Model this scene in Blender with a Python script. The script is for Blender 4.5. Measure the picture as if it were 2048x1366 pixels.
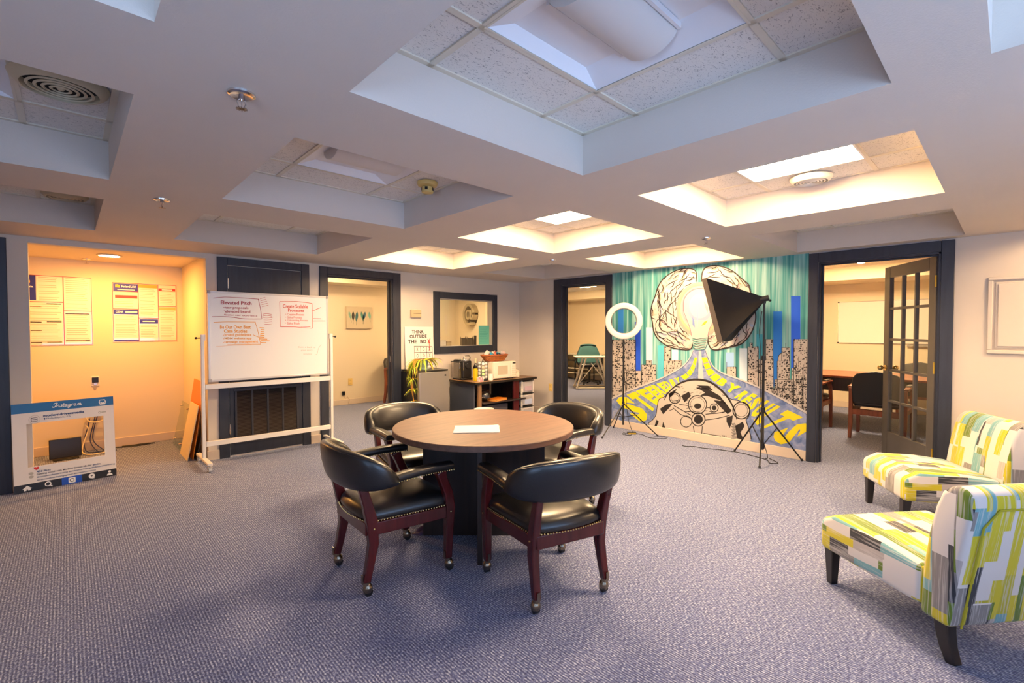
import bpy, bmesh, math, random
from mathutils import Vector, Matrix
random.seed(7)
for o in list(bpy.data.objects): bpy.data.objects.remove(o)
SC = bpy.context.scene
COL = SC.collection
R = math.radians
PI = math.pi
# ------------------------------------------------------------------ camera
CAM_H, FPX, PSI, PITCH = 1.36, 943.1, R(46.643), 0.0257
cd = bpy.data.cameras.new('camera'); cam = bpy.data.objects.new('camera', cd); COL.objects.link(cam)
cd.sensor_width = 36.0; cd.lens = FPX / 2048 * 36.0; cd.clip_start = .02
cam.location = (0, 0, CAM_H); cam.rotation_euler = (PI/2 - PITCH, 0, PSI - PI/2)
SC.camera = cam
# ------------------------------------------------------------------ colour management, world, assumed daylight
SC.view_settings.view_transform = 'Standard'; SC.view_settings.look = 'None'
SC.view_settings.exposure = 0.45; SC.view_settings.gamma = 1.0
SC.view_settings.use_curve_mapping = False
wd = bpy.data.worlds.new('world'); SC.world = wd; wd.use_nodes = True
wd.node_tree.nodes['Background'].inputs[0].default_value = (.55, .7, 1, 1)
wd.node_tree.nodes['Background'].inputs[1].default_value = .6
XN, YN = -2.3, -2.3            # inner faces of the two walls behind the camera
def area(name, loc, rot, sx, sy, power, col):
    l = bpy.data.lights.new(name, 'AREA'); l.shape = 'RECTANGLE'; l.size = sx; l.size_y = sy
    l.energy = power; l.color = col; l.spread = R(130)
    o = bpy.data.objects.new(name, l); COL.objects.link(o); o.location = loc; o.rotation_euler = rot
    return o
DAY = (.36, .585, 1.0)
area('assumed_window_light', (0.9, YN+.03, 1.25), (PI/2+R(42), 0, 0), 3.0, 1.5, 60, DAY)       # assumed unseen daylight, tilted up to light ceiling rather than floor; shines +Y
area('assumed_window_light', (XN+.03, -0.9, 1.25), (PI/2+R(42), 0, -PI/2), 2.2, 1.5, 64, DAY)   # second assumed daylight from the side, likewise aimed upward; shines +X
WARM = (1.0, .69, .385); WARMER = (1.0, .70, .38); ORANGE = (1.0, .50, .12)
LIT = 70.0                       # radiance of a lit ceiling troffer
# ------------------------------------------------------------------ measured layout (metres)
H = 2.141; HT = 2.34             # underside of the beams, underside of the tiles
XM, YL = 5.54, 5.69              # mural wall plane x, long wall plane y
CX = [(-1.053, .176), (.689, 1.918), (2.431, 3.66), (4.173, 5.402)]
CY = [(-1.18, .054), (.276, 1.509), (2.018, 3.251), (3.76, 4.993)]
F_ = Vector((math.cos(PSI)*math.cos(PITCH), math.sin(PSI)*math.cos(PITCH), -math.sin(PITCH)))
R_ = Vector((math.sin(PSI), -math.cos(PSI), 0)); U_ = R_.cross(F_)
def at(px, py, ax, c):           # a traced photo point laid on a real plane of the room
    d = F_ + R_*((px-1024)/FPX) - U_*((py-683)/FPX)
    i = 'xyz'.index(ax); o = Vector((0, 0, CAM_H)); t = (c - o[i])/d[i]
    return o + d*t
# ------------------------------------------------------------------ mesh helpers
class MB:
    def __init__(s): s.v = []; s.f = []
    def add(s, vs, fs):
        b = len(s.v); s.v += [tuple(v) for v in vs]; s.f += [tuple(i+b for i in f) for f in fs]; return s
    def box(s, x0, x1, y0, y1, z0, z1):
        return s.add([(x0,y0,z0),(x1,y0,z0),(x1,y1,z0),(x0,y1,z0),(x0,y0,z1),(x1,y0,z1),(x1,y1,z1),(x0,y1,z1)],
                     [(0,3,2,1),(4,5,6,7),(0,1,5,4),(1,2,6,5),(2,3,7,6),(3,0,4,7)])
    def obox(s, c, size, m):
        a, b, d = size[0]/2, size[1]/2, size[2]/2; c = Vector(c)
        vs = [c + m @ Vector(p) for p in ((-a,-b,-d),(a,-b,-d),(a,b,-d),(-a,b,-d),(-a,-b,d),(a,-b,d),(a,b,d),(-a,b,d))]
        return s.add(vs, [(0,3,2,1),(4,5,6,7),(0,1,5,4),(1,2,6,5),(2,3,7,6),(3,0,4,7)])
    def cyl(s, p0, p1, r0, r1=None, n=12, caps=True):
        r1 = r0 if r1 is None else r1; p0, p1 = Vector(p0), Vector(p1); t = (p1-p0).normalized()
        a = t.orthogonal().normalized(); b = t.cross(a); vs = []
        for p, r in ((p0, r0), (p1, r1)):
            for k in range(n):
                q = 2*PI*k/n; vs.append(p + (a*math.cos(q) + b*math.sin(q))*r)
        fs = [(k, (k+1) % n, n+(k+1) % n, n+k) for k in range(n)]
        if caps: fs += [tuple(range(n-1, -1, -1)), tuple(range(n, 2*n))]
        return s.add(vs, fs)
    def tube(s, pts, r, n=8, closed=False):
        pts = [Vector(p) for p in pts]; N = len(pts); rr = r if isinstance(r, (list, tuple)) else [r]*N
        vs = []; a = None
        for i, p in enumerate(pts):
            if closed: t = pts[(i+1) % N] - pts[i-1]
            else: t = pts[min(i+1, N-1)] - pts[max(i-1, 0)]
            t.normalize()
            if a is None: a = t.orthogonal().normalized()
            else:
                a = a - t*a.dot(t); a.normalize()
            b = t.cross(a)
            for k in range(n):
                q = 2*PI*k/n; vs.append(p + (a*math.cos(q) + b*math.sin(q))*rr[i])
        fs = []
        for i in range(N if closed else N-1):
            j = (i+1) % N
            for k in range(n): fs.append((i*n+k, i*n+(k+1) % n, j*n+(k+1) % n, j*n+k))
        if not closed: fs += [tuple(range(n-1, -1, -1)), tuple(range((N-1)*n, N*n))]
        return s.add(vs, fs)
    def bar(s, pts, w, d):       # rectangular section, width along X, follows a path in Y-Z
        pts = [Vector(p) for p in pts]; N = len(pts); vs = []
        ws = w if isinstance(w, (list, tuple)) else [w]*N; ds = d if isinstance(d, (list, tuple)) else [d]*N
        for i, p in enumerate(pts):
            t = (pts[min(i+1, N-1)] - pts[max(i-1, 0)]); t.x = 0; t.normalize()
            nrm = Vector((0, -t.z, t.y)); X = Vector((1, 0, 0))
            for sx, sy in ((-1,-1),(1,-1),(1,1),(-1,1)): vs.append(p + X*(sx*ws[i]/2) + nrm*(sy*ds[i]/2))
        fs = [(3,2,1,0), tuple(range((N-1)*4, N*4))]
        for i in range(N-1):
            for k in range(4): fs.append((i*4+k, i*4+(k+1) % 4, i*4+4+(k+1) % 4, i*4+4+k))
        return s.add(vs, fs)
    def lathe(s, prof, n=24, c=(0,0,0), cap0=True, cap1=True, sx=1, sy=1):
        vs = []; N = len(prof)
        for r, z in prof:
            for k in range(n):
                q = 2*PI*k/n; vs.append((c[0]+r*math.cos(q)*sx, c[1]+r*math.sin(q)*sy, c[2]+z))
        fs = []
        for i in range(N-1):
            for k in range(n): fs.append((i*n+k, i*n+(k+1) % n, i*n+n+(k+1) % n, i*n+n+k))
        if cap0: fs.append(tuple(range(n-1, -1, -1)))
        if cap1: fs.append(tuple(range((N-1)*n, N*n)))
        return s.add(vs, fs)
    def prism(s, poly, fn, d0, d1):   # fn(u, v, d) -> point
        n = len(poly)
        vs = [fn(u, v, d0) for u, v in poly] + [fn(u, v, d1) for u, v in poly]
        fs = [tuple(range(n-1, -1, -1)), tuple(range(n, 2*n))] + [(k, (k+1) % n, n+(k+1) % n, n+k) for k in range(n)]
        return s.add(vs, fs)
    def grid(s, fn, nu, nv, wrapu=False, wrapv=False):
        vs = [fn(i/(nu if wrapu else nu-1), j/(nv if wrapv else nv-1)) for i in range(nu) for j in range(nv)]
        fs = []
        for i in range(nu if wrapu else nu-1):
            for j in range(nv if wrapv else nv-1):
                i2, j2 = (i+1) % nu, (j+1) % nv
                fs.append((i*nv+j, i2*nv+j, i2*nv+j2, i*nv+j2))
        return s.add(vs, fs)
    def ball(s, c, r, n=8, m=6, sz=1):
        return s.lathe([(max(1e-4, r*math.sin(PI*k/m)), -r*sz*math.cos(PI*k/m)) for k in range(m+1)], n, c, False, False)
    def build(s, name, mat, parent=None, smooth=False, bevel=0, seg=2, sub=0, kind=None, fix=True):
        me = bpy.data.meshes.new(name); me.from_pydata(s.v, [], s.f); me.update()
        if fix:
            bm = bmesh.new(); bm.from_mesh(me); bmesh.ops.recalc_face_normals(bm, faces=bm.faces); bm.to_mesh(me); bm.free()
        o = bpy.data.objects.new(name, me); COL.objects.link(o)
        if mat: me.materials.append(mat)
        if smooth or sub or bevel:
            for p in me.polygons: p.use_smooth = True
            if not sub: me.set_sharp_from_angle(angle=R(38))
        if bevel:
            b = o.modifiers.new('b', 'BEVEL'); b.width = bevel; b.segments = seg; b.limit_method = 'ANGLE'; b.angle_limit = R(35)
            b.harden_normals = False
        if sub:
            b = o.modifiers.new('s', 'SUBSURF'); b.levels = sub; b.render_levels = sub
        if parent is not None: o.parent = parent
        if kind: o['kind'] = kind
        return o
def tag(o, label=None, cat=None, group=None, kind=None):
    if label: o['label'] = label
    if cat: o['category'] = cat
    if group: o['group'] = group
    if kind: o['kind'] = kind
    return o
def thing(name, label, cat, loc=(0,0,0), rz=0, group=None, rot=None):
    o = bpy.data.objects.new(name, None); COL.objects.link(o); o.location = loc
    o.rotation_euler = rot if rot else (0, 0, rz); o.empty_display_size = .1
    return tag(o, label, cat, group)
def struct(o, label=None, cat=None):
    o['kind'] = 'structure'
    if label: o['label'] = label
    if cat: o['category'] = cat
    return o
def copy_tree(o, parent=None):
    c = o.copy(); COL.objects.link(c)
    if parent is not None: c.parent = parent
    for ch in list(o.children): copy_tree(ch, c)
    return c
# ------------------------------------------------------------------ material helpers
def lin(c): return tuple((x/12.92 if x <= .04045 else ((x+.055)/1.055)**2.4) for x in c)
def hexc(h): return lin(tuple(int(h[i:i+2], 16)/255 for i in (0, 2, 4)))
MATS = {}
def mat(name, col, rough=.5, metal=0, bump=0, bscale=60, var=0, vscale=8, emit=None, estr=0, coat=0, spec=.5, stretch=(1,1,1), sheen=0):
    if name in MATS: return MATS[name]
    m = bpy.data.materials.new(name); m.use_nodes = True; nt = m.node_tree; b = nt.nodes['Principled BSDF']
    col = tuple(col)[:3]
    b.inputs['Base Color'].default_value = (*col, 1); b.inputs['Roughness'].default_value = rough
    b.inputs['Metallic'].default_value = metal; b.inputs['Specular IOR Level'].default_value = spec
    if coat: b.inputs['Coat Weight'].default_value = coat; b.inputs['Coat Roughness'].default_value = .15
    if sheen: b.inputs['Sheen Weight'].default_value = sheen
    if emit: b.inputs['Emission Color'].default_value = (*emit, 1); b.inputs['Emission Strength'].default_value = estr
    if bump or var:
        tc = nt.nodes.new('ShaderNodeTexCoord'); mp = nt.nodes.new('ShaderNodeMapping'); mp.inputs['Scale'].default_value = stretch
        nt.links.new(tc.outputs['Object'], mp.inputs[0])
    if var:
        n = nt.nodes.new('ShaderNodeTexNoise'); n.inputs['Scale'].default_value = vscale; n.inputs['Detail'].default_value = 4
        nt.links.new(mp.outputs[0], n.inputs['Vector'])
        r = nt.nodes.new('ShaderNodeValToRGB')
        r.color_ramp.elements[0].position = .3; r.color_ramp.elements[1].position = .7
        r.color_ramp.elements[0].color = (*[max(0, x*(1-var)) for x in col], 1); r.color_ramp.elements[1].color = (*[min(1, x*(1+var)) for x in col], 1)
        nt.links.new(n.outputs[0], r.inputs[0]); nt.links.new(r.outputs[0], b.inputs['Base Color'])
    if bump:
        n = nt.nodes.new('ShaderNodeTexNoise'); n.inputs['Scale'].default_value = bscale; n.inputs['Detail'].default_value = 3
        nt.links.new(mp.outputs[0], n.inputs['Vector'])
        bp = nt.nodes.new('ShaderNodeBump'); bp.inputs['Strength'].default_value = bump; bp.inputs['Distance'].default_value = .004
        nt.links.new(n.outputs[0], bp.inputs['Height']); nt.links.new(bp.outputs[0], b.inputs['Normal'])
    MATS[name] = m; return m
def paint(h, rough=.55): return mat('paint_'+h, hexc(h), rough)
class NT:                        # tiny node graph builder
    def __init__(s, name, rough=.5):
        s.m = bpy.data.materials.new(name); s.m.use_nodes = True; s.t = s.m.node_tree; s.b = s.t.nodes['Principled BSDF']
        s.b.inputs['Roughness'].default_value = rough; MATS[name] = s.m
    def n(s, typ, **k):
        x = s.t.nodes.new(typ)
        for a, v in k.items(): setattr(x, a, v)
        return x
    def l(s, a, b): s.t.links.new(a, b)
    def math(s, op, a, b=None, c=None):
        x = s.n('ShaderNodeMath', operation=op)
        for i, v in enumerate((a, b, c)):
            if v is None: continue
            if isinstance(v, (int, float)): x.inputs[i].default_value = v
            else: s.l(v, x.inputs[i])
        return x.outputs[0]
    def obj(s): return s.n('ShaderNodeTexCoord').outputs['Object']
    def map(s, vec, scale=(1,1,1), rot=(0,0,0)):
        x = s.n('ShaderNodeMapping'); x.inputs['Scale'].default_value = scale; x.inputs['Rotation'].default_value = rot; s.l(vec, x.inputs[0]); return x.outputs[0]
    def noise(s, vec, scale, detail=3, dist=0, rough=.5):
        x = s.n('ShaderNodeTexNoise'); x.inputs['Scale'].default_value = scale; x.inputs['Detail'].default_value = detail
        x.inputs['Distortion'].default_value = dist; x.inputs['Roughness'].default_value = rough; s.l(vec, x.inputs['Vector']); return x.outputs[0]
    def ramp(s, fac, stops, interp='LINEAR'):
        x = s.n('ShaderNodeValToRGB'); x.color_ramp.interpolation = interp; e = x.color_ramp.elements
        while len(e) < len(stops): e.new(.5)
        for i, (p, c) in enumerate(stops): e[i].position = p; e[i].color = (*c[:3], 1)
        s.l(fac, x.inputs[0]); return x.outputs[0]
    def mix(s, fac, a, b):
        x = s.n('ShaderNodeMix', data_type='RGBA')
        for sock, v in ((x.inputs[0], fac), (x.inputs[6], a), (x.inputs[7], b)):
            if isinstance(v, (int, float)): sock.default_value = v
            elif isinstance(v, tuple): sock.default_value = (*v[:3], 1)
            else: s.l(v, sock)
        return x.outputs[2]
    def bump(s, h, strength, dist=.003):
        x = s.n('ShaderNodeBump'); x.inputs['Strength'].default_value = strength; x.inputs['Distance'].default_value = dist
        s.l(h, x.inputs['Height']); s.l(x.outputs[0], s.b.inputs['Normal'])
    def col(s, c): s.l(c, s.b.inputs['Base Color'])
def glass_mat(name, tint=(.95,.97,.97), refl=.07):
    m = bpy.data.materials.new(name); m.use_nodes = True; t = m.node_tree; t.nodes.clear()
    o = t.nodes.new('ShaderNodeOutputMaterial'); a = t.nodes.new('ShaderNodeBsdfTransparent'); a.inputs[0].default_value = (*tint, 1)
    g = t.nodes.new('ShaderNodeBsdfGlossy'); g.inputs['Roughness'].default_value = .03
    x = t.nodes.new('ShaderNodeMixShader'); x.inputs[0].default_value = refl
    t.links.new(a.outputs[0], x.inputs[1]); t.links.new(g.outputs[0], x.inputs[2]); t.links.new(x.outputs[0], o.inputs[0]); MATS[name] = m; return m
# ---- materials
def carpet():
    g = NT('carpet', .95); g.b.inputs['Specular IOR Level'].default_value = .1; g.b.inputs['Sheen Weight'].default_value = .25; g.b.inputs['Sheen Roughness'].default_value = .6
    v = g.obj(); w = g.map(v, (1, .55, 1))
    n1 = g.noise(w, 130, 2, 0, .6)                       # loops
    rows = g.n('ShaderNodeTexWave', wave_type='BANDS', bands_direction='X'); rows.inputs['Scale'].default_value = 26; rows.inputs['Distortion'].default_value = 1.2
    rows.inputs['Detail'].default_value = 1; rows.inputs['Detail Scale'].default_value = 2
    g.l(v, rows.inputs['Vector'])
    h = g.math('ADD', g.math('MULTIPLY', n1, .8), g.math('MULTIPLY', rows.outputs[1], .16))
    c = g.ramp(h, [(.36, (.028, .042, .135)), (.48, (.105, .135, .32)), (.58, (.315, .37, .54)), (.70, (.69, .73, .86))])
    big = g.noise(v, 1.3, 3); c2 = g.mix(g.math('MULTIPLY', big, .20), c, (.18, .19, .29)); g.col(c2); g.bump(h, .9, .006); return g.m
CARPET = carpet()
WALL = mat('wall_paint', hexc('d5cabd'), .7, bump=.05, bscale=180, var=.025, vscale=2)
CEILP = mat('ceiling_paint', hexc('d3c6b9'), .75, bump=.18, bscale=150, var=.02, vscale=2)
CREAM = mat('office_paint', hexc('e6d6b8'), .7)
TRIM = mat('navy_trim', hexc('2c303c'), .42, bump=.08, bscale=30, var=.15, vscale=6, stretch=(6,6,.6))
BASEB = mat('baseboard_paint', hexc('dbc9b4'), .5)
def tile_mat():
    g = NT('ceiling_tile', .9); v = g.obj()
    n = g.noise(g.map(v, (1, 2.2, 1), (0, 0, .5)), 62, 2, 1.5); fl = g.noise(v, 210, 2)
    dots = g.ramp(n, [(.60, (1, 1, 1)), (.66, (0, 0, 0))]); d2 = g.ramp(fl, [(.60, (1,1,1)), (.72, (.45,.42,.4))])
    base = g.mix(dots, (.20, .18, .155), (.80, .75, .68)); c = g.mix(.35, base, g.mix(d2, (.3,.27,.24), (.8,.75,.68))); g.col(c)
    g.bump(n, .4, .004); return g.m
TILE = tile_mat()
RAIL = mat('grid_rail', hexc('ddd2bd'), .5)
TROFF = mat('troffer_white', hexc('e9e6e6'), .5)
LAMP_OFF = mat('lamp_basket_off', hexc('d9d2cc'), .5)
LAMP_ON = mat('lamp_basket_lit', (1, .9, .75), .5, emit=WARM, estr=LIT)
LAMP_PAN = mat('lamp_pan_lit', (1, .9, .75), .5, emit=WARM, estr=LIT*.45)
LAMP_ROOM = mat('lamp_basket_office', (1, .9, .75), .5, emit=WARMER, estr=LIT*3.1)
LAMP_DIM = mat('lamp_basket_dim', (1, .9, .75), .5, emit=WARM, estr=LIT*.5)
LAMP_R1 = mat('lamp_basket_small_office', (1, .9, .75), .5, emit=WARMER, estr=LIT*1.15)
LAMP_R1P = mat('lamp_pan_small_office', (1, .9, .75), .5, emit=WARMER, estr=LIT*.7)
LAMP_ROOMP = mat('lamp_pan_office', (1, .9, .75), .5, emit=WARMER, estr=LIT*1.6)
CHROME = mat('chrome', (.75, .72, .70), .18, 1)
BRASS = mat('brass', (.72, .52, .22), .25, 1)
BRONZE = mat('caster_bronze', (.33, .27, .20), .22, 1)
BLACK = mat('black_plastic', (.012, .012, .014), .4)
BLACKM = mat('black_metal', (.018, .016, .015), .35, .3)
WHITEP = mat('white_plastic', hexc('f0e8dc'), .4)
WHITEM = mat('white_metal', hexc('ece6e0'), .35)
IVORY = mat('ivory_plastic', hexc('e8c878'), .4)
GLASS = glass_mat('pane_glass')
LEATHER = mat('black_leather', (.010, .0095, .010), .33, bump=.10, bscale=160, spec=.7, coat=.12)
def wood(name, a, b, rough=.3, sc=(1, 1, .08), scale=26, coat=.25):
    g = NT(name, rough); v = g.map(g.obj(), sc); n = g.noise(v, scale, 5, .6)
    g.col(g.ramp(n, [(.3, a), (.7, b)])); g.b.inputs['Coat Weight'].default_value = coat; g.b.inputs['Coat Roughness'].default_value = .2; return g.m
MAHOG = wood('mahogany', (.055, .0045, .006), (.10, .009, .010), .26)
ESPRESSO = wood('espresso_panel', (.016, .0095, .0085), (.036, .020, .016), .42, (1, 1, .05))
ESPTOP = wood('espresso_top', (.115, .055, .034), (.185, .092, .057), .5, (.06, 1, 1), 40, .0)
CHERRY = wood('cherry_wood', (.16, .035, .014), (.28, .07, .025), .35)
DESKTOP = wood('desk_laminate', (.20, .105, .05), (.32, .18, .085), .4, (.08, 1, 1), 30, .1)
OAKLEG = wood('oak_leg', (.20, .10, .04), (.30, .16, .07), .5)
DARKW = wood('dark_wood_leg', (.008, .006, .005), (.018, .013, .011), .3)
# ================================================================== STRUCTURE
floor = MB().box(XN-.12, 10.6, YN-.12, 9.2, -.1, 0).build('floor', CARPET); struct(floor, 'blue grey looped carpet flecked with beige', 'floor')
# --- long wall with alcove, closet, doorway and window
def wall_y(name, y0, y1, x0, x1, zt, holes, m, label):
    b = MB(); xs = x0
    for hx0, hx1, hz0, hz1 in sorted(holes):
        b.box(xs, hx0, y0, y1, 0, zt)
        if hz0 > 0: b.box(hx0, hx1, y0, y1, 0, hz0)
        if hz1 < zt: b.box(hx0, hx1, y0, y1, hz1, zt)
        xs = hx1
    b.box(xs, x1, y0, y1, 0, zt)
    return struct(b.build(name, m), label, 'wall')
def wall_x(name, x0, x1, y0, y1, zt, holes, m, label):
    b = MB(); ys = y0
    for h0, h1, hz0, hz1 in sorted(holes):
        b.box(x0, x1, ys, h0, 0, zt)
        if hz0 > 0: b.box(x0, x1, h0, h1, 0, hz0)
        if hz1 < zt: b.box(x0, x1, h0, h1, hz1, zt)
        ys = h1
    b.box(x0, x1, ys, y1, 0, zt)
    return struct(b.build(name, m), label, 'wall')
ZT = 2.46
wall_y('wall_left', YL, YL+.11, XN, 6.2, ZT, [(-.226, 1.049, 0, 2.09), (2.293, 3.175, 0, 2.03), (3.93, 4.94, 1.11, 1.81)], WALL, 'long beige wall with alcove, navy doorways and framed window')
wall_x('wall_right', XM, XM+.12, YN-.12, YL, ZT, [(3.93, 4.75, 0, 2.03), (.43, 1.35, 0, 2.035)], WALL, 'beige wall carrying the painted mural and two navy doorways')
wall_y('wall_back', YN-.12, YN, XN-.12, XM, ZT, [(-.7, 2.5, .45, 2.05)], WALL, 'plain wall with assumed window behind the viewer')
wall_x('wall_front', XN-.12, XN, YN, YL+.11, ZT, [(-1.8, .4, .45, 2.05)], WALL, 'plain wall with assumed window on the near side')
# --- alcove
AB, AX0, AX1 = 7.10, -.85, 1.055
wall_y('wall_alcove_back', AB, AB+.1, AX0-.1, AX1+.1, 2.3, [], CREAM, 'alcove back wall behind the two posters')
wall_x('wall_alcove_right', AX1, AX1+.05, YL+.11, AB, 2.3, [], CREAM, 'alcove side wall behind the leaning boards')
wall_x('wall_alcove_left', AX0-.1, AX0, YL+.11, AB, 2.3, [], CREAM, 'alcove side wall hidden beside the pier')
struct(MB().box(AX0, AX1, YL+.11, AB, 2.125, 2.2).build('ceiling_alcove', CREAM), 'low flat alcove ceiling with round lamp', 'ceiling')
# --- offices beyond
wall_y('wall_office_back', 8.23, 8.33, 1.3, 6.2, ZT, [], CREAM, 'cream office wall with feather canvas seen through doorway')
wall_x('wall_office_right', 6.1, 6.2, YL+.11, 8.23, ZT, [], CREAM, 'cream office wall carrying the metal at sign')
wall_x('wall_office_left', 1.3, 1.4, YL+.11, 8.23, ZT, [], CREAM, 'cream office side wall left of the doorway')
wall_x('wall_study_back', 10.35, 10.45, 2.5, 8.7, ZT, [], CREAM, 'cream far wall behind the trestle desk')
wall_y('wall_study_left', 8.6, 8.7, 6.2, 10.35, ZT, [], CREAM, 'cream side wall of the trestle desk room')
wall_y('wall_meeting_left', 2.42, 2.5, XM+.12, 10.35, ZT, [], CREAM, 'partition between meeting room and desk room')
wall_x('wall_meeting_back', 9.86, 9.96, -1.2, 2.42, ZT, [], CREAM, 'cream meeting room wall with mounted whiteboard')
wall_y('wall_meeting_right', -1.3, -1.2, XM+.12, 9.96, ZT, [], CREAM, 'cream meeting room side wall right of french door')
# --- coffered ceilings
def soffit(name, x0, x1, y0, y1, holes, m, label, zb=H, zt=HT+.02):
    xs = sorted({x0, x1, *[h[0] for h in holes], *[h[1] for h in holes]}); ys = sorted({y0, y1, *[h[2] for h in holes], *[h[3] for h in holes]})
    b = MB()
    for i in range(len(xs)-1):
        for j in range(len(ys)-1):
            cx, cy = (xs[i]+xs[i+1])/2, (ys[j]+ys[j+1])/2
            if any(h[0] < cx < h[1] and h[2] < cy < h[3] for h in holes): continue
            b.add([(xs[i],ys[j],zb),(xs[i],ys[j+1],zb),(xs[i+1],ys[j+1],zb),(xs[i+1],ys[j],zb)], [(0,1,2,3)])
    for a0, a1, c0, c1 in holes:
        b.add([(a0,c0,zb),(a1,c0,zb),(a1,c1,zb),(a0,c1,zb),(a0,c0,zt),(a1,c0,zt),(a1,c1,zt),(a0,c1,zt)], [(0,1,5,4),(1,2,6,5),(2,3,7,6),(3,0,4,7)])
    b.add([(x0,y0,zt+.08),(x1,y0,zt+.08),(x1,y1,zt+.08),(x0,y1,zt+.08)], [(0,1,2,3)])
    return struct(b.build(name, m, fix=False), label, 'ceiling')
def cell_of(i, j):
    y = (-1.50, -.30) if (j == 0 and i >= 2) else CY[j]
    return (*CX[i], *y)
holes = [cell_of(i, j) for i in range(4) for j in range(4)]
ceiling = soffit('ceiling', XN, XM, YN, YL, holes, CEILP, 'coffered plaster ceiling with recessed tile squares')
GRID = {}
TILE_MESH = {}
def tile_obj(w, d, cx, cy, parent):
    key = (round(w, 3), round(d, 3))
    if key not in TILE_MESH:
        t = MB().box(-w/2, w/2, -d/2, d/2, 0, .012).build('ceiling_tile', TILE); TILE_MESH[key] = t.data
    else:
        t = bpy.data.objects.new('ceiling_tile', TILE_MESH[key]); COL.objects.link(t)
    t.parent = parent; t.location = (cx, cy, HT+.004); return t
RM = {}
def rail_obj(x0, x1, y0, y1, parent):
    key = (round(x1-x0, 3), round(y1-y0, 3))
    if key not in RM: r = MB().box(0, x1-x0, 0, y1-y0, 0, .012).build('grid_rail', RAIL); RM[key] = r.data
    else: r = bpy.data.objects.new('grid_rail', RM[key]); COL.objects.link(r)
    r.parent = parent; r.location = (x0, y0, HT-.002)
def coffer_top(i, j, light, parent=None, cell=None):
    parent = parent or ceiling
    x0, x1, y0, y1 = cell or cell_of(i, j)
    gx = [x0, (x0+x1)/2-.305, (x0+x1)/2+.305, x1]; gy = [y0, (y0+y1)/2-.305, (y0+y1)/2+.305, y1]
    for a in range(3):
        for c in range(3):
            if a == 1 and c == 1 and light: continue
            tile_obj(gx[a+1]-gx[a]-.004, gy[c+1]-gy[c]-.004, (gx[a]+gx[a+1])/2, (gy[c]+gy[c+1])/2, parent)
    for k, x in enumerate(gx):
        w = .024; a = x if k == 0 else (x-w if k == 3 else x-w/2)
        rail_obj(a, a+w, y0, y1, parent)
    for k, y in enumerate(gy):
        w = .024; a = y if k == 0 else (y-w if k == 3 else y-w/2)
        rail_obj(x0, x1, a, a+w, parent)
    return ((x0+x1)/2, (y0+y1)/2)
# --- recessed troffer: pan, two flat wings, round basket, end reflectors; axis along X
def make_troffer(lit):
    t = thing('ceiling_light', '', 'ceiling light', (0, 0, HT))
    w = .293; d = .046
    fr = MB()
    for a in ((-.303, .303, -.303, -w), (-.303, .303, w, .303), (-.303, -w, -w, w), (w, .303, -w, w)): fr.box(*a, -.003, .012)
    fr.build('frame', RAIL if not lit else TROFF, t, bevel=.001)
    pan = MB().add([(-w,-w,0),(w,-w,0),(w,w,0),(-w,w,0),(-w+.10,-w+.022,d),(w-.10,-w+.022,d),(w-.10,w-.022,d),(-w+.10,w-.022,d)],
                   [(0,1,5,4),(1,2,6,5),(2,3,7,6),(3,0,4,7),(4,5,6,7)])
    pan.build('reflector_pan', LAMP_PAN if lit else TROFF, t, fix=False)
    bk = MB().grid(lambda u, v: (-w+.085+(2*w-.17)*u, -.105*math.cos(PI*v), d-.003-.066*math.sin(PI*v)), 2, 17)
    n = 17; e0 = [(-w+.085, -.105*math.cos(PI*k/16), d-.003-.066*math.sin(PI*k/16)) for k in range(n)]
    bk.add(e0, [tuple(range(n))]); bk.add([(-p[0], p[1], p[2]) for p in e0], [tuple(range(n-1, -1, -1))])
    bk.build('lamp_basket', LAMP_ON if lit else LAMP_OFF, t, smooth=True)
    for s in (-1, 1):
        MB().box(-w+.09, w-.09, s*.112-.006, s*.112+.006, d-.022, d-.002).build('basket_rail', LAMP_ON if lit else TROFF, t)
    return t
TR_OFF = None; TR_ON = None
def troffer(x, y, lit, label, group, z=HT):
    global TR_OFF, TR_ON
    if lit:
        if TR_ON is None: TR_ON = make_troffer(True); t = TR_ON
        else: t = copy_tree(TR_ON)
    else:
        if TR_OFF is None: TR_OFF = make_troffer(False); t = TR_OFF
        else: t = copy_tree(TR_OFF)
    t.location = (x, y, z); t['label'] = label; t['group'] = group
    if label.endswith('near the right wall'):
        for c in t.children:
            if c.data.materials[0].name in ('lamp_basket_lit', 'lamp_pan_lit'): c.data = c.data.copy(); c.data.materials[0] = LAMP_DIM
    if group.startswith('office'):
        for c in t.children:
            nm = c.data.materials[0].name
            if nm in ('lamp_basket_lit', 'lamp_pan_lit'):
                c.data = c.data.copy(); small = y > YL and x < 6
                c.data.materials[0] = ((LAMP_R1 if small else LAMP_ROOM) if 'basket' in nm else (LAMP_R1P if small else LAMP_ROOMP))
    return t
LIGHTS = {(1,1): (0, 'large unlit ceiling light with round basket nearest the viewer'),
          (1,2): (0, 'unlit ceiling light in the coffer with the smoke detector'),
          (0,2): (0, 'unlit ceiling light beside the round air vent at left edge'),
          (2,2): (1, 'glowing ceiling light in the middle coffer above the table back'),
          (2,1): (1, 'glowing ceiling light beside the round vent toward the right door'),
          (2,3): (1, 'glowing ceiling light hidden in the coffer before the navy window'),
          (3,2): (1, 'glowing ceiling light hidden in the coffer over the mural'),
          (3,0): (1, 'glowing ceiling light added outside the view near the right wall'),  # unseen fixture added to warm the right ceiling and wall
          (1,3): (0, 'unlit ceiling light in the coffer above the rolling whiteboard')}
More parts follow.
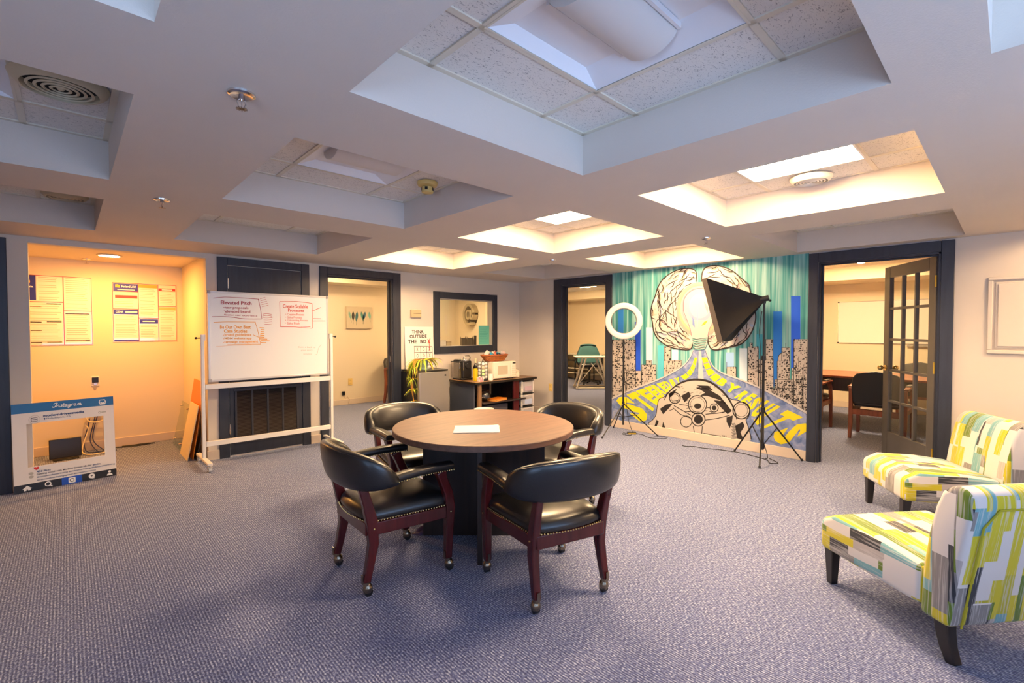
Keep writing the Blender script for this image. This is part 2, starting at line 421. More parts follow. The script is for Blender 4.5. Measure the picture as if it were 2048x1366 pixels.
for i in range(4):
    for j in range(4):
        L = LIGHTS.get((i, j))
        
        cx, cy = coffer_top(i, j, L is not None)
        if L: troffer(cx, cy, L[0], L[1], 'ceiling lights in the coffers')
# --- office ceilings
R1H = (2.3, 4.25, 6.5, 7.72)
c1 = soffit('ceiling_office', 1.4, 6.1, YL+.11, 8.23, [R1H], CREAM, 'office ceiling with bright recess beyond the doorway')
MB().box(R1H[0], R1H[1], R1H[2], R1H[3], HT+.005, HT+.02).build('ceiling_panel', TILE, c1)
troffer(2.95, 7.1, 1, 'glowing ceiling light in the office with the feather canvas', 'office ceiling lights', HT-.01)
troffer(5.1, 6.95, 1, 'glowing ceiling light added to brighten the office at sign wall', 'office ceiling lights', H-.015)  # second fixture, added only to brighten the wall behind the window
R2H = (7.0, 9.7, 5.2, 8.2)
c2 = soffit('ceiling_study', XM+.12, 10.35, 2.5, 8.6, [R2H], CREAM, 'ceiling recess of the trestle desk room')
MB().box(R2H[0], R2H[1], R2H[2], R2H[3], HT+.005, HT+.02).build('ceiling_panel', TILE, c2)
troffer(8.4, 6.6, 1, 'glowing ceiling light above the trestle desk', 'office ceiling lights', HT-.01)
R3H = (6.6, 9.0, -.6, 2.2)
c3 = soffit('ceiling_meeting', XM+.12, 9.86, -1.2, 2.42, [R3H], CREAM, 'ceiling recess of the meeting room')
MB().box(R3H[0], R3H[1], R3H[2], R3H[3], HT+.005, HT+.02).build('ceiling_panel', TILE, c3)
troffer(8.1, 1.5, 1, 'glowing ceiling light in the meeting room over its table', 'office ceiling lights', HT-.01)
# --- baseboards
def bb_y(name, y, x0, x1, m=BASEB, s=-1): struct(MB().box(x0, x1, min(y, y+s*.014), max(y, y+s*.014), 0, .10).build(name, m, bevel=.004), 'painted baseboard strip', 'baseboard')
def bb_x(name, x, y0, y1, m=BASEB): struct(MB().box(x-.014, x, y0, y1, 0, .105).build(name, m, bevel=.004), 'painted baseboard strip', 'baseboard')
bb_y('baseboard_pier', YL, 1.035, 1.147); bb_y('baseboard_left', YL, 2.084, 2.204); bb_y('baseboard_kitchen', YL, 3.29, XM)
bb_x('baseboard_mural', XM, 1.435, 3.829); bb_x('baseboard_corner', XM, 4.905, YL); bb_x('baseboard_right', XM, YN, .343)
bb_y('baseboard_alcove', AB, AX0, AX1); bb_x('baseboard_alcove_right', AX1, YL+.11, AB); bb_y('baseboard_office', 8.23, 1.4, 6.1)
bb_x('baseboard_study', 10.35, 2.5, 8.6); bb_x('baseboard_meeting', 9.86, -1.2, 2.42)
# --- navy door casings
def casing(name, axis, a0, a1, i0, i1, zo, zi, pl, label, depth=.12):
    b = MB()
    def bx(u0, u1, d0, d1, z0, z1):
        if axis == 'y': b.box(u0, u1, pl+d0, pl+d1, z0, z1)
        else: b.box(pl+d0, pl+d1, u0, u1, z0, z1)
    bx(a0, i0, -.02, 0, 0, zo); bx(i1, a1, -.02, 0, 0, zo); bx(i0, i1, -.02, 0, zi, zo)
    o = struct(b.build(name, TRIM, bevel=.004), label, 'door frame')
    b = MB(); e = .018
    bx(i0-.001, i0+e, 0, depth, 0, zi); bx(i1-e, i1+.001, 0, depth, 0, zi); bx(i0, i1, 0, depth, zi-e, zi+.001)
    bx(i0+e, i0+e+.012, depth*.45, depth*.45+.03, 0, zi-e); bx(i1-e-.012, i1-e, depth*.45, depth*.45+.03, 0, zi-e); bx(i0+e, i1-e, depth*.45, depth*.45+.03, zi-e-.012, zi-e)
    b.build('jamb', TRIM, o, bevel=.002); return o
casing('trim_1', 'y', 2.204, 3.29, 2.293, 3.175, 2.113, 2.028, YL, 'navy casing of the doorway beside the whiteboard')
casing('trim_2', 'x', 3.829, 4.905, 3.93, 4.75, 2.126, 2.03, XM, 'navy casing of the narrow doorway left of the mural')
casing('trim_3', 'x', .343, 1.434, .43, 1.35, 2.13, 2.035, XM, 'navy casing of the right doorway with french door')
# left edge door: navy casing and closed leaf
casing('trim_4', 'y', -1.5, -.349, -1.41, -.44, 2.113, 2.028, YL, 'navy casing cut off by the left edge', .02)
struct(MB().box(-1.40, -.45, YL-.006, YL+.0, .01, 2.01).build('door_4', TRIM, bevel=.003), 'closed navy door at the left edge', 'door')
# --- closet door with grille
o = MB()
o.box(1.147, 1.24, YL-.02, YL, 0, 2.117); o.box(1.992, 2.083, YL-.02, YL, 0, 2.117); o.box(1.24, 1.992, YL-.02, YL, 2.036, 2.117)
struct(o.build('trim_5', TRIM, bevel=.003), 'navy casing around the closet door behind the whiteboard', 'door frame')
dr = struct(MB().box(1.246, 1.986, YL-.013, YL-.0, .02, 2.03).build('door_5', TRIM, bevel=.003), 'navy closet door with return air grille', 'door')
gx0, gx1, gz0, gz1 = 1.30, 1.93, .16, .70
fr = MB()
for k in range(5): x = gx0 + (gx1-gx0)*k/4; fr.box(x-.010, x+.010, YL-.028, YL-.013, gz0, gz1)
fr.box(gx0-.02, gx1+.02, YL-.028, YL-.013, gz1, gz1+.025); fr.box(gx0-.02, gx1+.02, YL-.028, YL-.013, gz0-.025, gz0)
fr.build('grille_frame', mat('grille_navy', hexc('34343c'), .4), dr, bevel=.002)
GR = mat('grille_slat', hexc('4a3f3a'), .35, .2); BACK = mat('grille_dark', (.012, .010, .010), .8)
for k in range(4):
    a, c = gx0+(gx1-gx0)*k/4+.010, gx0+(gx1-gx0)*(k+1)/4-.010; s = MB(); n = 36
    for q in range(n):
        z = gz0+(gz1-gz0)*(q+.5)/n
        s.add([(a, YL-.026, z-.006), (c, YL-.026, z-.006), (c, YL-.015, z+.004), (a, YL-.015, z+.004)], [(0,1,2,3)])
    s.build('grille_panel', GR, dr, kind='stuff')
    MB().box(a, c, YL-.0145, YL-.0135, gz0, gz1).build('grille_back', BACK, dr)
for z in (1.845, .30, 1.10):
    h = MB().box(1.236, 1.250, YL-.024, YL-.018, z-.05, z+.05); h.cyl((1.243, YL-.027, z-.055), (1.243, YL-.027, z+.055), .005, n=8); h.build('hinge', CHROME, dr)
MB().box(3.1560, 3.1575, YL+.03, YL+.06, .92, 1.00).build('strike_plate', CHROME, bpy.data.objects['trim_1'])
# --- framed window in the long wall
w = MB(); y0, y1 = YL-.022, YL
w.box(3.82, 3.925, y0, y1, 1.008, 1.906); w.box(4.944, 5.03, y0, y1, 1.008, 1.906); w.box(3.925, 4.944, y0, y1, 1.812, 1.906); w.box(3.925, 4.944, y0, y1, 1.008, 1.11)
win = struct(w.build('window_1', TRIM, bevel=.003), 'navy framed interior window above the microwave', 'window')
l = MB(); l.box(3.925, 3.94, YL, YL+.11, 1.11, 1.81); l.box(4.93, 4.945, YL, YL+.11, 1.11, 1.81); l.box(3.94, 4.93, YL, YL+.11, 1.10, 1.115); l.box(3.94, 4.93, YL, YL+.11, 1.80, 1.815)
l.build('window_lining', mat('lining', hexc('bdb2a6'), .5), win)
MB().box(3.94, 4.93, YL+.050, YL+.054, 1.115, 1.80).build('pane', GLASS, win)
# unseen windows assumed behind the viewer, added as source of the cool daylight
for nm, axis in (('assumed_window_2', 'y'), ('assumed_window_3', 'x')):
    f = MB(); a0, a1 = ((-.7, 2.5) if axis == 'y' else (-1.8, .4)); n = 4 if axis == 'y' else 3
    for k in range(n+1):
        p = a0 + (a1-a0)*k/n
        if axis == 'y': f.box(p-.025, p+.025, YN-.09, YN-.05, .45, 2.05)
        else: f.box(XN-.09, XN-.05, p-.025, p+.025, .45, 2.05)
    for z in (.45, 2.0):
        if axis == 'y': f.box(a0, a1, YN-.09, YN-.05, z, z+.05)
        else: f.box(XN-.09, XN-.05, a0, a1, z, z+.05)
    struct(f.build(nm, WHITEM), 'assumed daylight window behind the viewer', 'window')
# --- french door, hinged right, opened into the meeting room
HX, HY = XM+.13, .452
fa = math.atan2(.961-.468, 6.479-5.721)
fd = struct(thing('door_3', 'navy french door with fifteen glass panes standing half open', 'door', (HX, HY, .012), fa))
del fd['category']; fd['category'] = 'door'
W_, D_, T_ = .87, 2.005, .04
st = .105; tr, br = .115, .27
b = MB(); b.box(.004, st, -T_/2, T_/2, 0, D_); b.box(W_-st, W_, -T_/2, T_/2, 0, D_); b.box(st, W_-st, -T_/2, T_/2, D_-tr, D_); b.box(st, W_-st, -T_/2, T_/2, 0, br)
FD = mat('french_door_paint', hexc('5e5b5a'), .33, var=.1, vscale=5)
b.build('leaf_frame', FD, fd, bevel=.004)
px_ = [st + (W_-2*st)*k/3 for k in range(4)]; pz_ = [br + (D_-tr-br)*k/5 for k in range(6)]
for k in (1, 2): MB().box(px_[k]-.013, px_[k]+.013, -T_/2+.004, T_/2-.004, br, D_-tr).build('muntin', FD, fd, bevel=.003)
for k in range(1, 5): MB().box(st, W_-st, -T_/2+.005, T_/2-.005, pz_[k]-.013, pz_[k]+.013).build('muntin', FD, fd, bevel=.003)
pm = None
for a in range(3):
    for c in range(5):
        if pm is None: p = MB().box(0, px_[1]-px_[0], -.002, .002, 0, pz_[1]-pz_[0]).build('pane', GLASS, fd); pm = p.data
        else: p = bpy.data.objects.new('pane', pm); COL.objects.link(p); p.parent = fd
        p.location = (px_[a], 0, pz_[c])
kn = MB()
for s in (-1, 1):
    kn.cyl((W_-.055, s*T_/2, .94), (W_-.055, s*(T_/2+.008), .94), .030, n=16); kn.cyl((W_-.055, s*T_/2, .94), (W_-.055, s*(T_/2+.04), .94), .010, n=10); kn.ball((W_-.055, s*(T_/2+.05), .94), .027, 14, 10)
kn.build('door_knob', BRASS, fd, smooth=True)
for z in (.22, 1.0, 1.78):
    hg = MB(); hg.box(-.006, .012, T_/2-.002, T_/2+.006, z-.05, z+.05); hg.box(-.004, .004, -T_/2, T_/2, z-.05, z+.05); hg.cyl((-.004, T_/2+.006, z-.052), (-.004, T_/2+.006, z+.052), .007, n=8); hg.build('hinge', mat('hinge_brass', (.75, .48, .06), .35, .6), fd)
# ================================================================== ROUND TABLE AND CHAIRS
TCX, TCY, TZ, TRD = 1.985, 2.372, .735, .585
tb = thing('round_table', 'round dark brown meeting table on crossed panel base', 'table', (TCX, TCY, 0))
MB().lathe([(TRD-.004, -.036), (TRD, -.032), (TRD, -.004), (TRD-.004, 0)], 96).build('tabletop', ESPTOP, tb, smooth=True).location = (0, 0, TZ)
va = math.atan2(R_.y, R_.x)
for k, a in enumerate((va, va+PI/2)):
    m = Matrix.Rotation(a, 3, 'Z'); q = MB()
    if k == 0: q.obox((0, 0, .35), (.80, .028, .698), m)
    else:
        q.obox(m @ Vector((-.21, 0, .35)), (.39, .028, .698), m); q.obox(m @ Vector((.21, 0, .35)), (.39, .028, .698), m)
    q.build('base_panel', ESPRESSO, tb, bevel=.002)
# sheets of paper
def sheet(name, label, cx, cy, w, d, rz, z, n=3):
    t = thing(name, label, 'paper', (cx, cy, z), rz)
    for k in range(n):
        a = R(random.uniform(-3, 3)); m = Matrix.Rotation(a, 3, 'Z')
        g = MB(); NX = 8
        top = [m @ Vector((-w/2+w*i/NX, y, .0012*k + .004*max(0, (i/NX-.85))**1*(k == n-1)*4)) for y in (-d/2, d/2) for i in range(NX+1)]
        g.add(top, [(i, i+1, NX+2+i, NX+1+i) for i in range(NX)])
        o = g.build('sheet', mat('paper', hexc('f2ede6'), .7), t); s = o.modifiers.new('s', 'SOLIDIFY'); s.thickness = .0006
    return t
sheet('paper_sheets', 'loose white paper sheets lying on the round table', 1.855, 2.285, .28, .215, R(-40), TZ+.001)
def nails(path_pts, step, r, mb):
    acc = 0; last = Vector(path_pts[0])
    for p in path_pts[1:]:
        p = Vector(p); d = (p-last).length
        if d < 1e-6: continue
        t = (step - acc)
        while t <= d:
            c = last.lerp(p, t/d); mb.ball(c, r, 6, 4); t += step
        acc = (acc + d) % step; last = p
def make_chair():
    t = thing('captain_chair', '', 'chair', (0, 0, 0), 0, 'black leather chairs round the table')
    # seat cushion
    def outline(k, off=0):
        pts = []
        P = [(-.262+off, .225-off), (-.235+off, .262-off), (0, .285-off), (.235-off, .262-off), (.262-off, .225-off), (.235-off, 0), (.214-off, -.20+off), (.19-off, -.232+off), (0, -.262+off), (-.19+off, -.232+off), (-.214+off, -.20+off), (-.235+off, 0)]
        return P
    ca = MB(); prev = None; rings = [(.012, .372), (0, .38), (0, .405), (.016, .430), (.05, .448), (.12, .458)]
    for off, z in rings: ca.v += [(x*(1-off/.26), y*(1-off/.26), z) for x, y in outline(0)]
    n = 12
    for i in range(len(rings)-1):
        for k in range(n): ca.f.append((i*n+k, i*n+(k+1) % n, i*n+n+(k+1) % n, i*n+n+k))
    ca.f.append(tuple(range((len(rings)-1)*n, len(rings)*n))); ca.f.append(tuple(range(n-1, -1, -1)))
    ca.build('seat', LEATHER, t, sub=2)
    ap = MB()
    ap.bar([(0, .25, .305), (0, .25, .372)], .50, .024); ap.bar([(0, -.225, .305), (0, -.225, .372)], .40, .024)
    for s in (-1, 1): 
        m = Matrix.Rotation(s*math.atan2(.05, .45), 3, 'Z').inverted(); ap.obox((s*.231, .012, .338), (.024, .45, .066), m)
    ap.build('seat_rail', MAHOG, t, bevel=.004)
    nl = MB(); o = outline(0); loop = [(x*1.008, y*1.008, .378) for x, y in o] + [(o[0][0], o[0][1], .378)]
    # smooth the loop with the subdivided outline
    def chaikin(p, it=2):
        for _ in range(it):
            q = []
            for i in range(len(p)-1):
                a, b2 = Vector(p[i]), Vector(p[i+1]); q += [a.lerp(b2, .25), a.lerp(b2, .75)]
            q.append(q[0]); p = q
        return p
    nails(chaikin([(x*1.012, y*1.012, .3765) for x, y in o] + [(o[0][0]*1.012, o[0][1]*1.012, .3765)]), .0155, .0048, nl)
    # barrel back
    A0, A1 = -PI/2, PI/2
    def back(u, v):
        a = A0 + (A1-A0)*u; c = max(0., math.cos(a)); k = c**.75
        px, py = .288*math.sin(a), -.105 - .182*(c**.62)
        nx, ny = math.sin(a), -max(.0, math.cos(a))**.8 - .001; L = math.hypot(nx, ny); nx /= L; ny /= L
        sm = c**.42; zt = .616 + .142*sm; zb = .566 - .024*k; th = .034 + .012*k
        q = 2*PI*v; cz = (zt+zb)/2; hz = (zt-zb)/2
        e = .55; sx_ = math.copysign(abs(math.cos(q))**e, math.cos(q)); sz_ = math.copysign(abs(math.sin(q))**e, math.sin(q))
        z = cz + hz*sz_; out = th*sx_*(1.0 - .18*(sz_ > 0)*sz_) + .045*(z-zb)/.2*k
        pinch = 1 if .02 < u < .98 else .8
        return (px + nx*out*pinch, py + ny*out*pinch, z)
    bk = MB(); NU, NV = 33, 20; bk.grid(back, NU, NV, False, True)
    bk.f += [tuple(range(NV-1, -1, -1)), tuple(range((NU-1)*NV, NU*NV))]
    bo = bk.build('backrest', LEATHER, t, smooth=True); bo.data.set_sharp_from_angle(angle=R(75))
    # seam piping on the outer top edge
    sm = MB(); sm.tube([Vector(back(.04+.92*i/40, .155)) for i in range(41)], .0022, 5); sm.build('piping', LEATHER, bo, smooth=True)
    # arm pads
    for s in (-1, 1):
        a = MB(); a.grid(lambda u, v: ((s*(.276-.006*u)) + .036*math.copysign(abs(math.cos(2*PI*v))**.6, math.cos(2*PI*v)),
                                     -.120 + .355*u, .598 + .012*math.sin(u*PI)*.6 + .004*u + .022*math.copysign(abs(math.sin(2*PI*v))**.7, math.sin(2*PI*v))), 9, 16, False, True)
        a.f += [tuple(range(15, -1, -1)), tuple(range(8*16, 9*16))]
        a.build('arm_pad', LEATHER, t, smooth=True, bevel=.006)
        for e in (-1, 1): nails([(s*(.276-.006*u)+e*.037, -.120+.355*u, .583+.006*math.sin(u*PI)) for u in [k/10 for k in range(11)]], .0145, .0042, nl)
        nails([(s*.27-.036+.072*k/4, .236, .585) for k in range(5)], .0145, .0042, nl)
        # front leg rising into the arm post
        MB().bar([(s*.250, .222, .072), (s*.250, .226, .20), (s*.252, .232, .36), (s*.258, .215, .45), (s*.264, .180, .53), (s*.268, .160, .582)],
                 [.036, .040, .046, .044, .042, .046], [.040, .044, .056, .052, .048, .062]).build('leg', MAHOG, t, smooth=True, bevel=.006)
        MB().bar([(s*.205, -.238, .072), (s*.203, -.222, .14), (s*.200, -.198, .26), (s*.200, -.205, .37), (s*.203, -.232, .48), (s*.206, -.262, .58)],
                 [.036, .038, .042, .042, .038, .036], [.040, .042, .052, .060, .050, .044]).build('leg', MAHOG, t, smooth=True, bevel=.006)
        for (x, y) in ((s*.250, .222), (s*.205, -.238)):
            c = MB(); c.cyl((x, y, .060), (x, y, .078), .017, .015, 12); c.lathe([(.006, .072), (.016, .062), (.024, .048), (.026, .034), (.020, .020)], 14, (x, y+.008, 0))
            c.box(x-.008, x+.008, y-.0235, y-.019, .070, .115)
            co = c.build('caster', BRONZE, t, smooth=True)
            wv = MB(); wv.cyl((x-.013, y+.010, .022), (x+.013, y+.010, .022), .0215, n=16); wv.build('wheel', BLACK, co, smooth=True)
    for s in (-1, 1):
        for y in (.228, -.20): nl.ball((s*(.275 if y > 0 else .222), y, .34), .005, 6, 4)
    nl.build('nail_trim', BRASS, t, kind='stuff')
    return t
def make_placed(src, loc, rz, label):
    t = src; t.location = (*loc, 0); t.rotation_euler = (0, 0, rz); t['label'] = label
ch = make_chair()
SP = [((1.868, 1.705), 74.3, 'black leather captain chair turned away, nearest right at the round table'),
      ((1.335, 2.425), -3, 'black leather captain chair seen from behind on the left of the round table'),
      ((1.935, 3.155), -98, 'black leather captain chair facing the viewer behind the table, toward the whiteboard'),
      ((2.72, 2.42), 182, 'black leather captain chair facing the viewer behind the table, toward the ring light')]
for k, (p, a, lb) in enumerate(SP):
    c = ch if k == 0 else copy_tree(ch)
    make_placed(c, p, R(a) - PI/2, lb)
# crumpled cloth scrap by the table foot
cl = MB().grid(lambda u, v: (-.07+.14*u, -.035+.07*v, .004+.03*abs(math.sin(5*u+3*v))*math.sin(PI*u)*math.sin(PI*v)**.5), 12, 8)
o = cl.build('crumpled_wrapper', mat('purple_film', hexc('5b4a6a'), .25), smooth=True); o.location = (1.72, 2.70, 0); o.rotation_euler = (0, 0, R(20)); s = o.modifiers.new('s', 'SOLIDIFY'); s.thickness = .002
tag(o, 'small crumpled purple wrapper on carpet at the table foot', 'wrapper')
# ================================================================== PATTERNED SLIPPER CHAIRS
def fabric():
    g = NT('brush_print', .8); g.b.inputs['Sheen Weight'].default_value = .2
    uv = g.n('ShaderNodeUVMap').outputs[0]
    sep = g.n('ShaderNodeSeparateXYZ'); wob = g.noise(g.map(uv, (1.2, .5, 1)), 2.2, 2)
    g.l(uv, sep.inputs[0]); u0, v0 = sep.outputs[0], sep.outputs[1]
    u = g.math('ADD', u0, g.math('MULTIPLY', g.math('SUBTRACT', wob, .5), .10))
    def layer(wd, ln, seed):
        su = g.math('ADD', g.math('DIVIDE', u, wd), seed); iu = g.math('FLOOR', su)
        w1 = g.n('ShaderNodeTexWhiteNoise', noise_dimensions='1D'); g.l(iu, w1.inputs['W'])
        iv = g.math('FLOOR', g.math('ADD', g.math('DIVIDE', v0, ln), g.math('MULTIPLY', w1.outputs[0], 7.3)))
        cmb = g.n('ShaderNodeCombineXYZ'); g.l(iu, cmb.inputs[0]); g.l(iv, cmb.inputs[1]); cmb.inputs[2].default_value = seed
        w2 = g.n('ShaderNodeTexWhiteNoise', noise_dimensions='3D'); g.l(cmb.outputs[0], w2.inputs['Vector']); return w2.outputs[0]
    Y1, Y2, OL, WH, GR_, TE, CH, SA = hexc('e3d322'), hexc('cfc427'), hexc('6f8a20'), hexc('efe9e4'), hexc('97928f'), hexc('7fb9c0'), hexc('34353c'), hexc('c9c0bb')
    a = g.ramp(layer(.047, .17, 3.0), [(0, Y1), (.24, WH), (.50, Y2), (.62, OL), (.70, GR_), (.80, TE), (.88, CH), (.93, SA)], 'CONSTANT')
    b = g.ramp(layer(.071, .23, 11.0), [(0, WH), (.28, Y1), (.52, GR_), (.62, OL), (.74, WH), (.84, TE), (.93, CH)], 'CONSTANT')
    pick = g.ramp(layer(.10, .31, 23.0), [(0, (0,0,0)), (.5, (1,1,1))], 'CONSTANT')
    c = g.mix(pick, a, b)
    st = g.noise(g.map(uv, (150, 5, 1)), 1.0, 3, .3); br = g.ramp(st, [(.52, (0,0,0)), (.60, (1,1,1))])
    c = g.mix(g.math('MULTIPLY', br, .45), c, WH); g.col(g.mix(.16, c, (0.02, .02, .02))); return g.m
FAB = fabric()
def set_uv(me, fn):
    uv = me.uv_layers.new(name='UVMap')
    for p in me.polygons:
        for li in p.loop_indices: uv.data[li].uv = fn(me.vertices[me.loops[li].vertex_index].co, p.normal)
def rbox_mesh(name, mb, parent, bevel, uvfn, mat_, seg=4):
    me = bpy.data.meshes.new(name); me.from_pydata(mb.v, [], mb.f); bm = bmesh.new(); bm.from_mesh(me)
    bmesh.ops.recalc_face_normals(bm, faces=bm.faces)
    ed = [e for e in bm.edges if len(e.link_faces) == 2 and e.calc_face_angle() > R(30)]
    bmesh.ops.bevel(bm, geom=ed, offset=bevel, segments=seg, profile=.5, affect='EDGES', clamp_overlap=True)
    bm.to_mesh(me); bm.free(); set_uv(me, uvfn)
    for p in me.polygons: p.use_smooth = True
    me.set_sharp_from_angle(angle=R(60)); me.materials.append(mat_)
    o = bpy.data.objects.new(name, me); COL.objects.link(o); o.parent = parent; return o
def make_slipper():
    t = thing('slipper_chair', '', 'armchair', (0, 0, 0), 0, 'patterned slipper chairs')
    hw = .283
    def uv_seat(co, n):
        if abs(n.z) > .6: return (co.x*1.0 + 5, co.y)
        if abs(n.y) > .6: return (co.x + 5, .6 - co.z)
        return (co.z + 2.3, co.y + .37)
    sp = [(-.27, .19), (.29, .19), (.292, .345), (.20, .395), (-.05, .39), (-.27, .365)]
    s = MB().prism(sp, lambda u, v, d: (d, u, v), -hw, hw); rbox_mesh('seat', s, t, .028, uv_seat, FAB)
    def uv_back(co, n):
        if abs(n.x) > .6: return (co.y + 1.31, co.z)
        return (co.x + (9.2 if n.y < 0 else 3.4), co.z)
    bp = [(-.262, .165), (-.270, .36), (-.292, .52), (-.318, .64), (-.345, .71), (-.385, .745), (-.43, .75), (-.465, .725), (-.468, .68), (-.445, .55), (-.415, .38), (-.385, .165)]
    b = MB().prism(bp, lambda u, v, d: (d, u, v), -hw, hw); bk = rbox_mesh('backrest', b, t, .022, uv_back, FAB, 3)
    pip = MB(); rr = [(-hw+.055, .165), (-hw+.055, .60), (-hw+.11, .67), (hw-.11, .67), (hw-.055, .60), (hw-.055, .165)]
    def yb(z): return -.385 - .083*min(1, (z-.165)/.5) - .003
    pip.tube([(x, yb(z), z) for x, z in rr], .004, 6); pip.build('piping', mat('piping_olive', hexc('b5ab25'), .7), bk, smooth=True)
    for s_ in (-1, 1):
        MB().bar([(s_*.235, .255, .195), (s_*.228, .262, 0)], [.052, .036], [.052, .036]).build('leg', DARKW, t, bevel=.004)
        MB().bar([(s_*.225, -.32, .19), (s_*.225, -.325, .12), (s_*.225, -.338, .06), (s_*.225, -.362, 0)], [.046, .044, .040, .036], [.062, .056, .048, .04]).build('leg', DARKW, t, smooth=True, bevel=.004)
    return t
s1 = make_slipper(); s1.location = (2.99, .29, 0); s1.rotation_euler = (0, 0, R(53.2)-PI/2); s1['label'] = 'yellow and grey brush print slipper chair seen from behind, nearest the viewer'
s2 = copy_tree(s1); s2.location = (4.511, .398, 0); s2.rotation_euler = (0, 0, R(124)-PI/2); s2['label'] = 'yellow and grey brush print slipper chair facing us beside the french door'
# ================================================================== LETTERING AND STROKES
def text_mb(txt, fn, height=1.0, shear=0, bold=0, spacing=1, align='LEFT', mb=None):
    cu = bpy.data.curves.new('t', 'FONT'); cu.body = txt; cu.size = height; cu.shear = shear; cu.offset = bold; cu.space_character = spacing; cu.align_x = align; cu.resolution_u = 2
    ob = bpy.data.objects.new('t', cu); COL.objects.link(ob)
    dg = bpy.context.evaluated_depsgraph_get(); ev = ob.evaluated_get(dg); me = ev.to_mesh()
    vs = [(v.co.x, v.co.y) for v in me.vertices]; fs = [tuple(p.vertices) for p in me.polygons]; ev.to_mesh_clear()
    bpy.data.objects.remove(ob); bpy.data.curves.remove(cu)
    mb = mb or MB(); mb.add([fn(x, y) for x, y in vs], fs); return mb
def text_fit(txt, x0, x1, y0, y1, fn, mb=None, bold=.02, shear=0):
    """text stretched into the box x0..x1, y0..y1 of a plane; fn(x, y) -> 3-D point"""
    tmp = text_mb(txt, lambda x, y: (x, y, 0), 1, shear, bold)
    if not tmp.v: return mb or MB()
    a0, a1 = min(v[0] for v in tmp.v), max(v[0] for v in tmp.v); b0, b1 = min(v[1] for v in tmp.v), max(v[1] for v in tmp.v)
    mb = mb or MB(); mb.add([fn(x0+(v[0]-a0)/(a1-a0)*(x1-x0), y0+(v[1]-b0)/(b1-b0)*(y1-y0)) for v in tmp.v], tmp.f); return mb
def ribbon(mb, pts, w, fn, closed=False):
    pts = [Vector((p[0], p[1])) for p in pts]; N = len(pts); vs = []
    ws = w if isinstance(w, (list, tuple)) else [w]*N
    for i in range(N):
        if closed: t = pts[(i+1) % N] - pts[i-1]
        else: t = pts[min(i+1, N-1)] - pts[max(0, i-1)]
        if t.length < 1e-9: t = Vector((1, 0))
        t.normalize(); n = Vector((-t.y, t.x))*ws[i]/2
        vs += [fn(*(pts[i]+n)), fn(*(pts[i]-n))]
    fs = [(2*i, 2*i+1, 2*i+3, 2*i+2) for i in range(N-1)]
    if closed: fs.append((2*N-2, 2*N-1, 1, 0))
    return mb.add(vs, fs)
def poly(mb, pts, fn): return mb.add([fn(*p) for p in pts], [tuple(range(len(pts)))])
def spline(pts, n=8, closed=False):
    P = [Vector((p[0], p[1])) for p in pts]; N = len(P); out = []
    for i in range(N if closed else N-1):
        p0, p1, p2, p3 = (P[(i+k) % N] if closed else P[min(max(i+k, 0), N-1)] for k in (-1, 0, 1, 2))
        for q in range(n):
            t = q/n; out.append(.5*((2*p1) + (p2-p0)*t + (2*p0-5*p1+4*p2-p3)*t*t + (3*p1-p0-3*p2+p3)*t**3))
    if not closed: out.append(P[-1])
    return [(p.x, p.y) for p in out]
def circ(cx, cy, rx, ry=None, n=28, a0=0, a1=2*PI):
    ry = ry or rx; return [(cx+rx*math.cos(a0+(a1-a0)*k/n), cy+ry*math.sin(a0+(a1-a0)*k/n)) for k in range(n if abs(a1-a0-2*PI) < 1e-6 else n+1)]
# ================================================================== ROLLING WHITEBOARD
WY = 5.45
wb = thing('rolling_whiteboard', 'white rolling whiteboard covered with red and orange notes', 'whiteboard', (0, 0, 0))
wx0, wx1, wz0, wz1 = 1.012, 2.21, .838, 1.742
bd = MB().box(wx0+.012, wx1-.012, WY-.008, WY+.012, wz0+.012, wz1-.012).build('board', mat('whiteboard_face', hexc('f6f3ef'), .22), wb)
f = MB(); f.box(wx0, wx1, WY-.013, WY+.017, wz1-.02, wz1); f.box(wx0, wx1, WY-.013, WY+.017, wz0, wz0+.02); f.box(wx0, wx0+.02, WY-.013, WY+.017, wz0+.02, wz1-.02); f.box(wx1-.02, wx1, WY-.013, WY+.017, wz0+.02, wz1-.02)
f.build('board_frame', mat('board_frame', hexc('dcd6d0'), .3, .3), wb, bevel=.003)
for cx in (wx0+.012, wx1-.012):
    for cz in (wz0+.012, wz1-.012): MB().box(cx-.016, cx+.016, WY-.016, WY+.02, cz-.016, cz+.016).build('corner_cap', mat('grey_cap', hexc('a8a4a4'), .5), wb, bevel=.005)
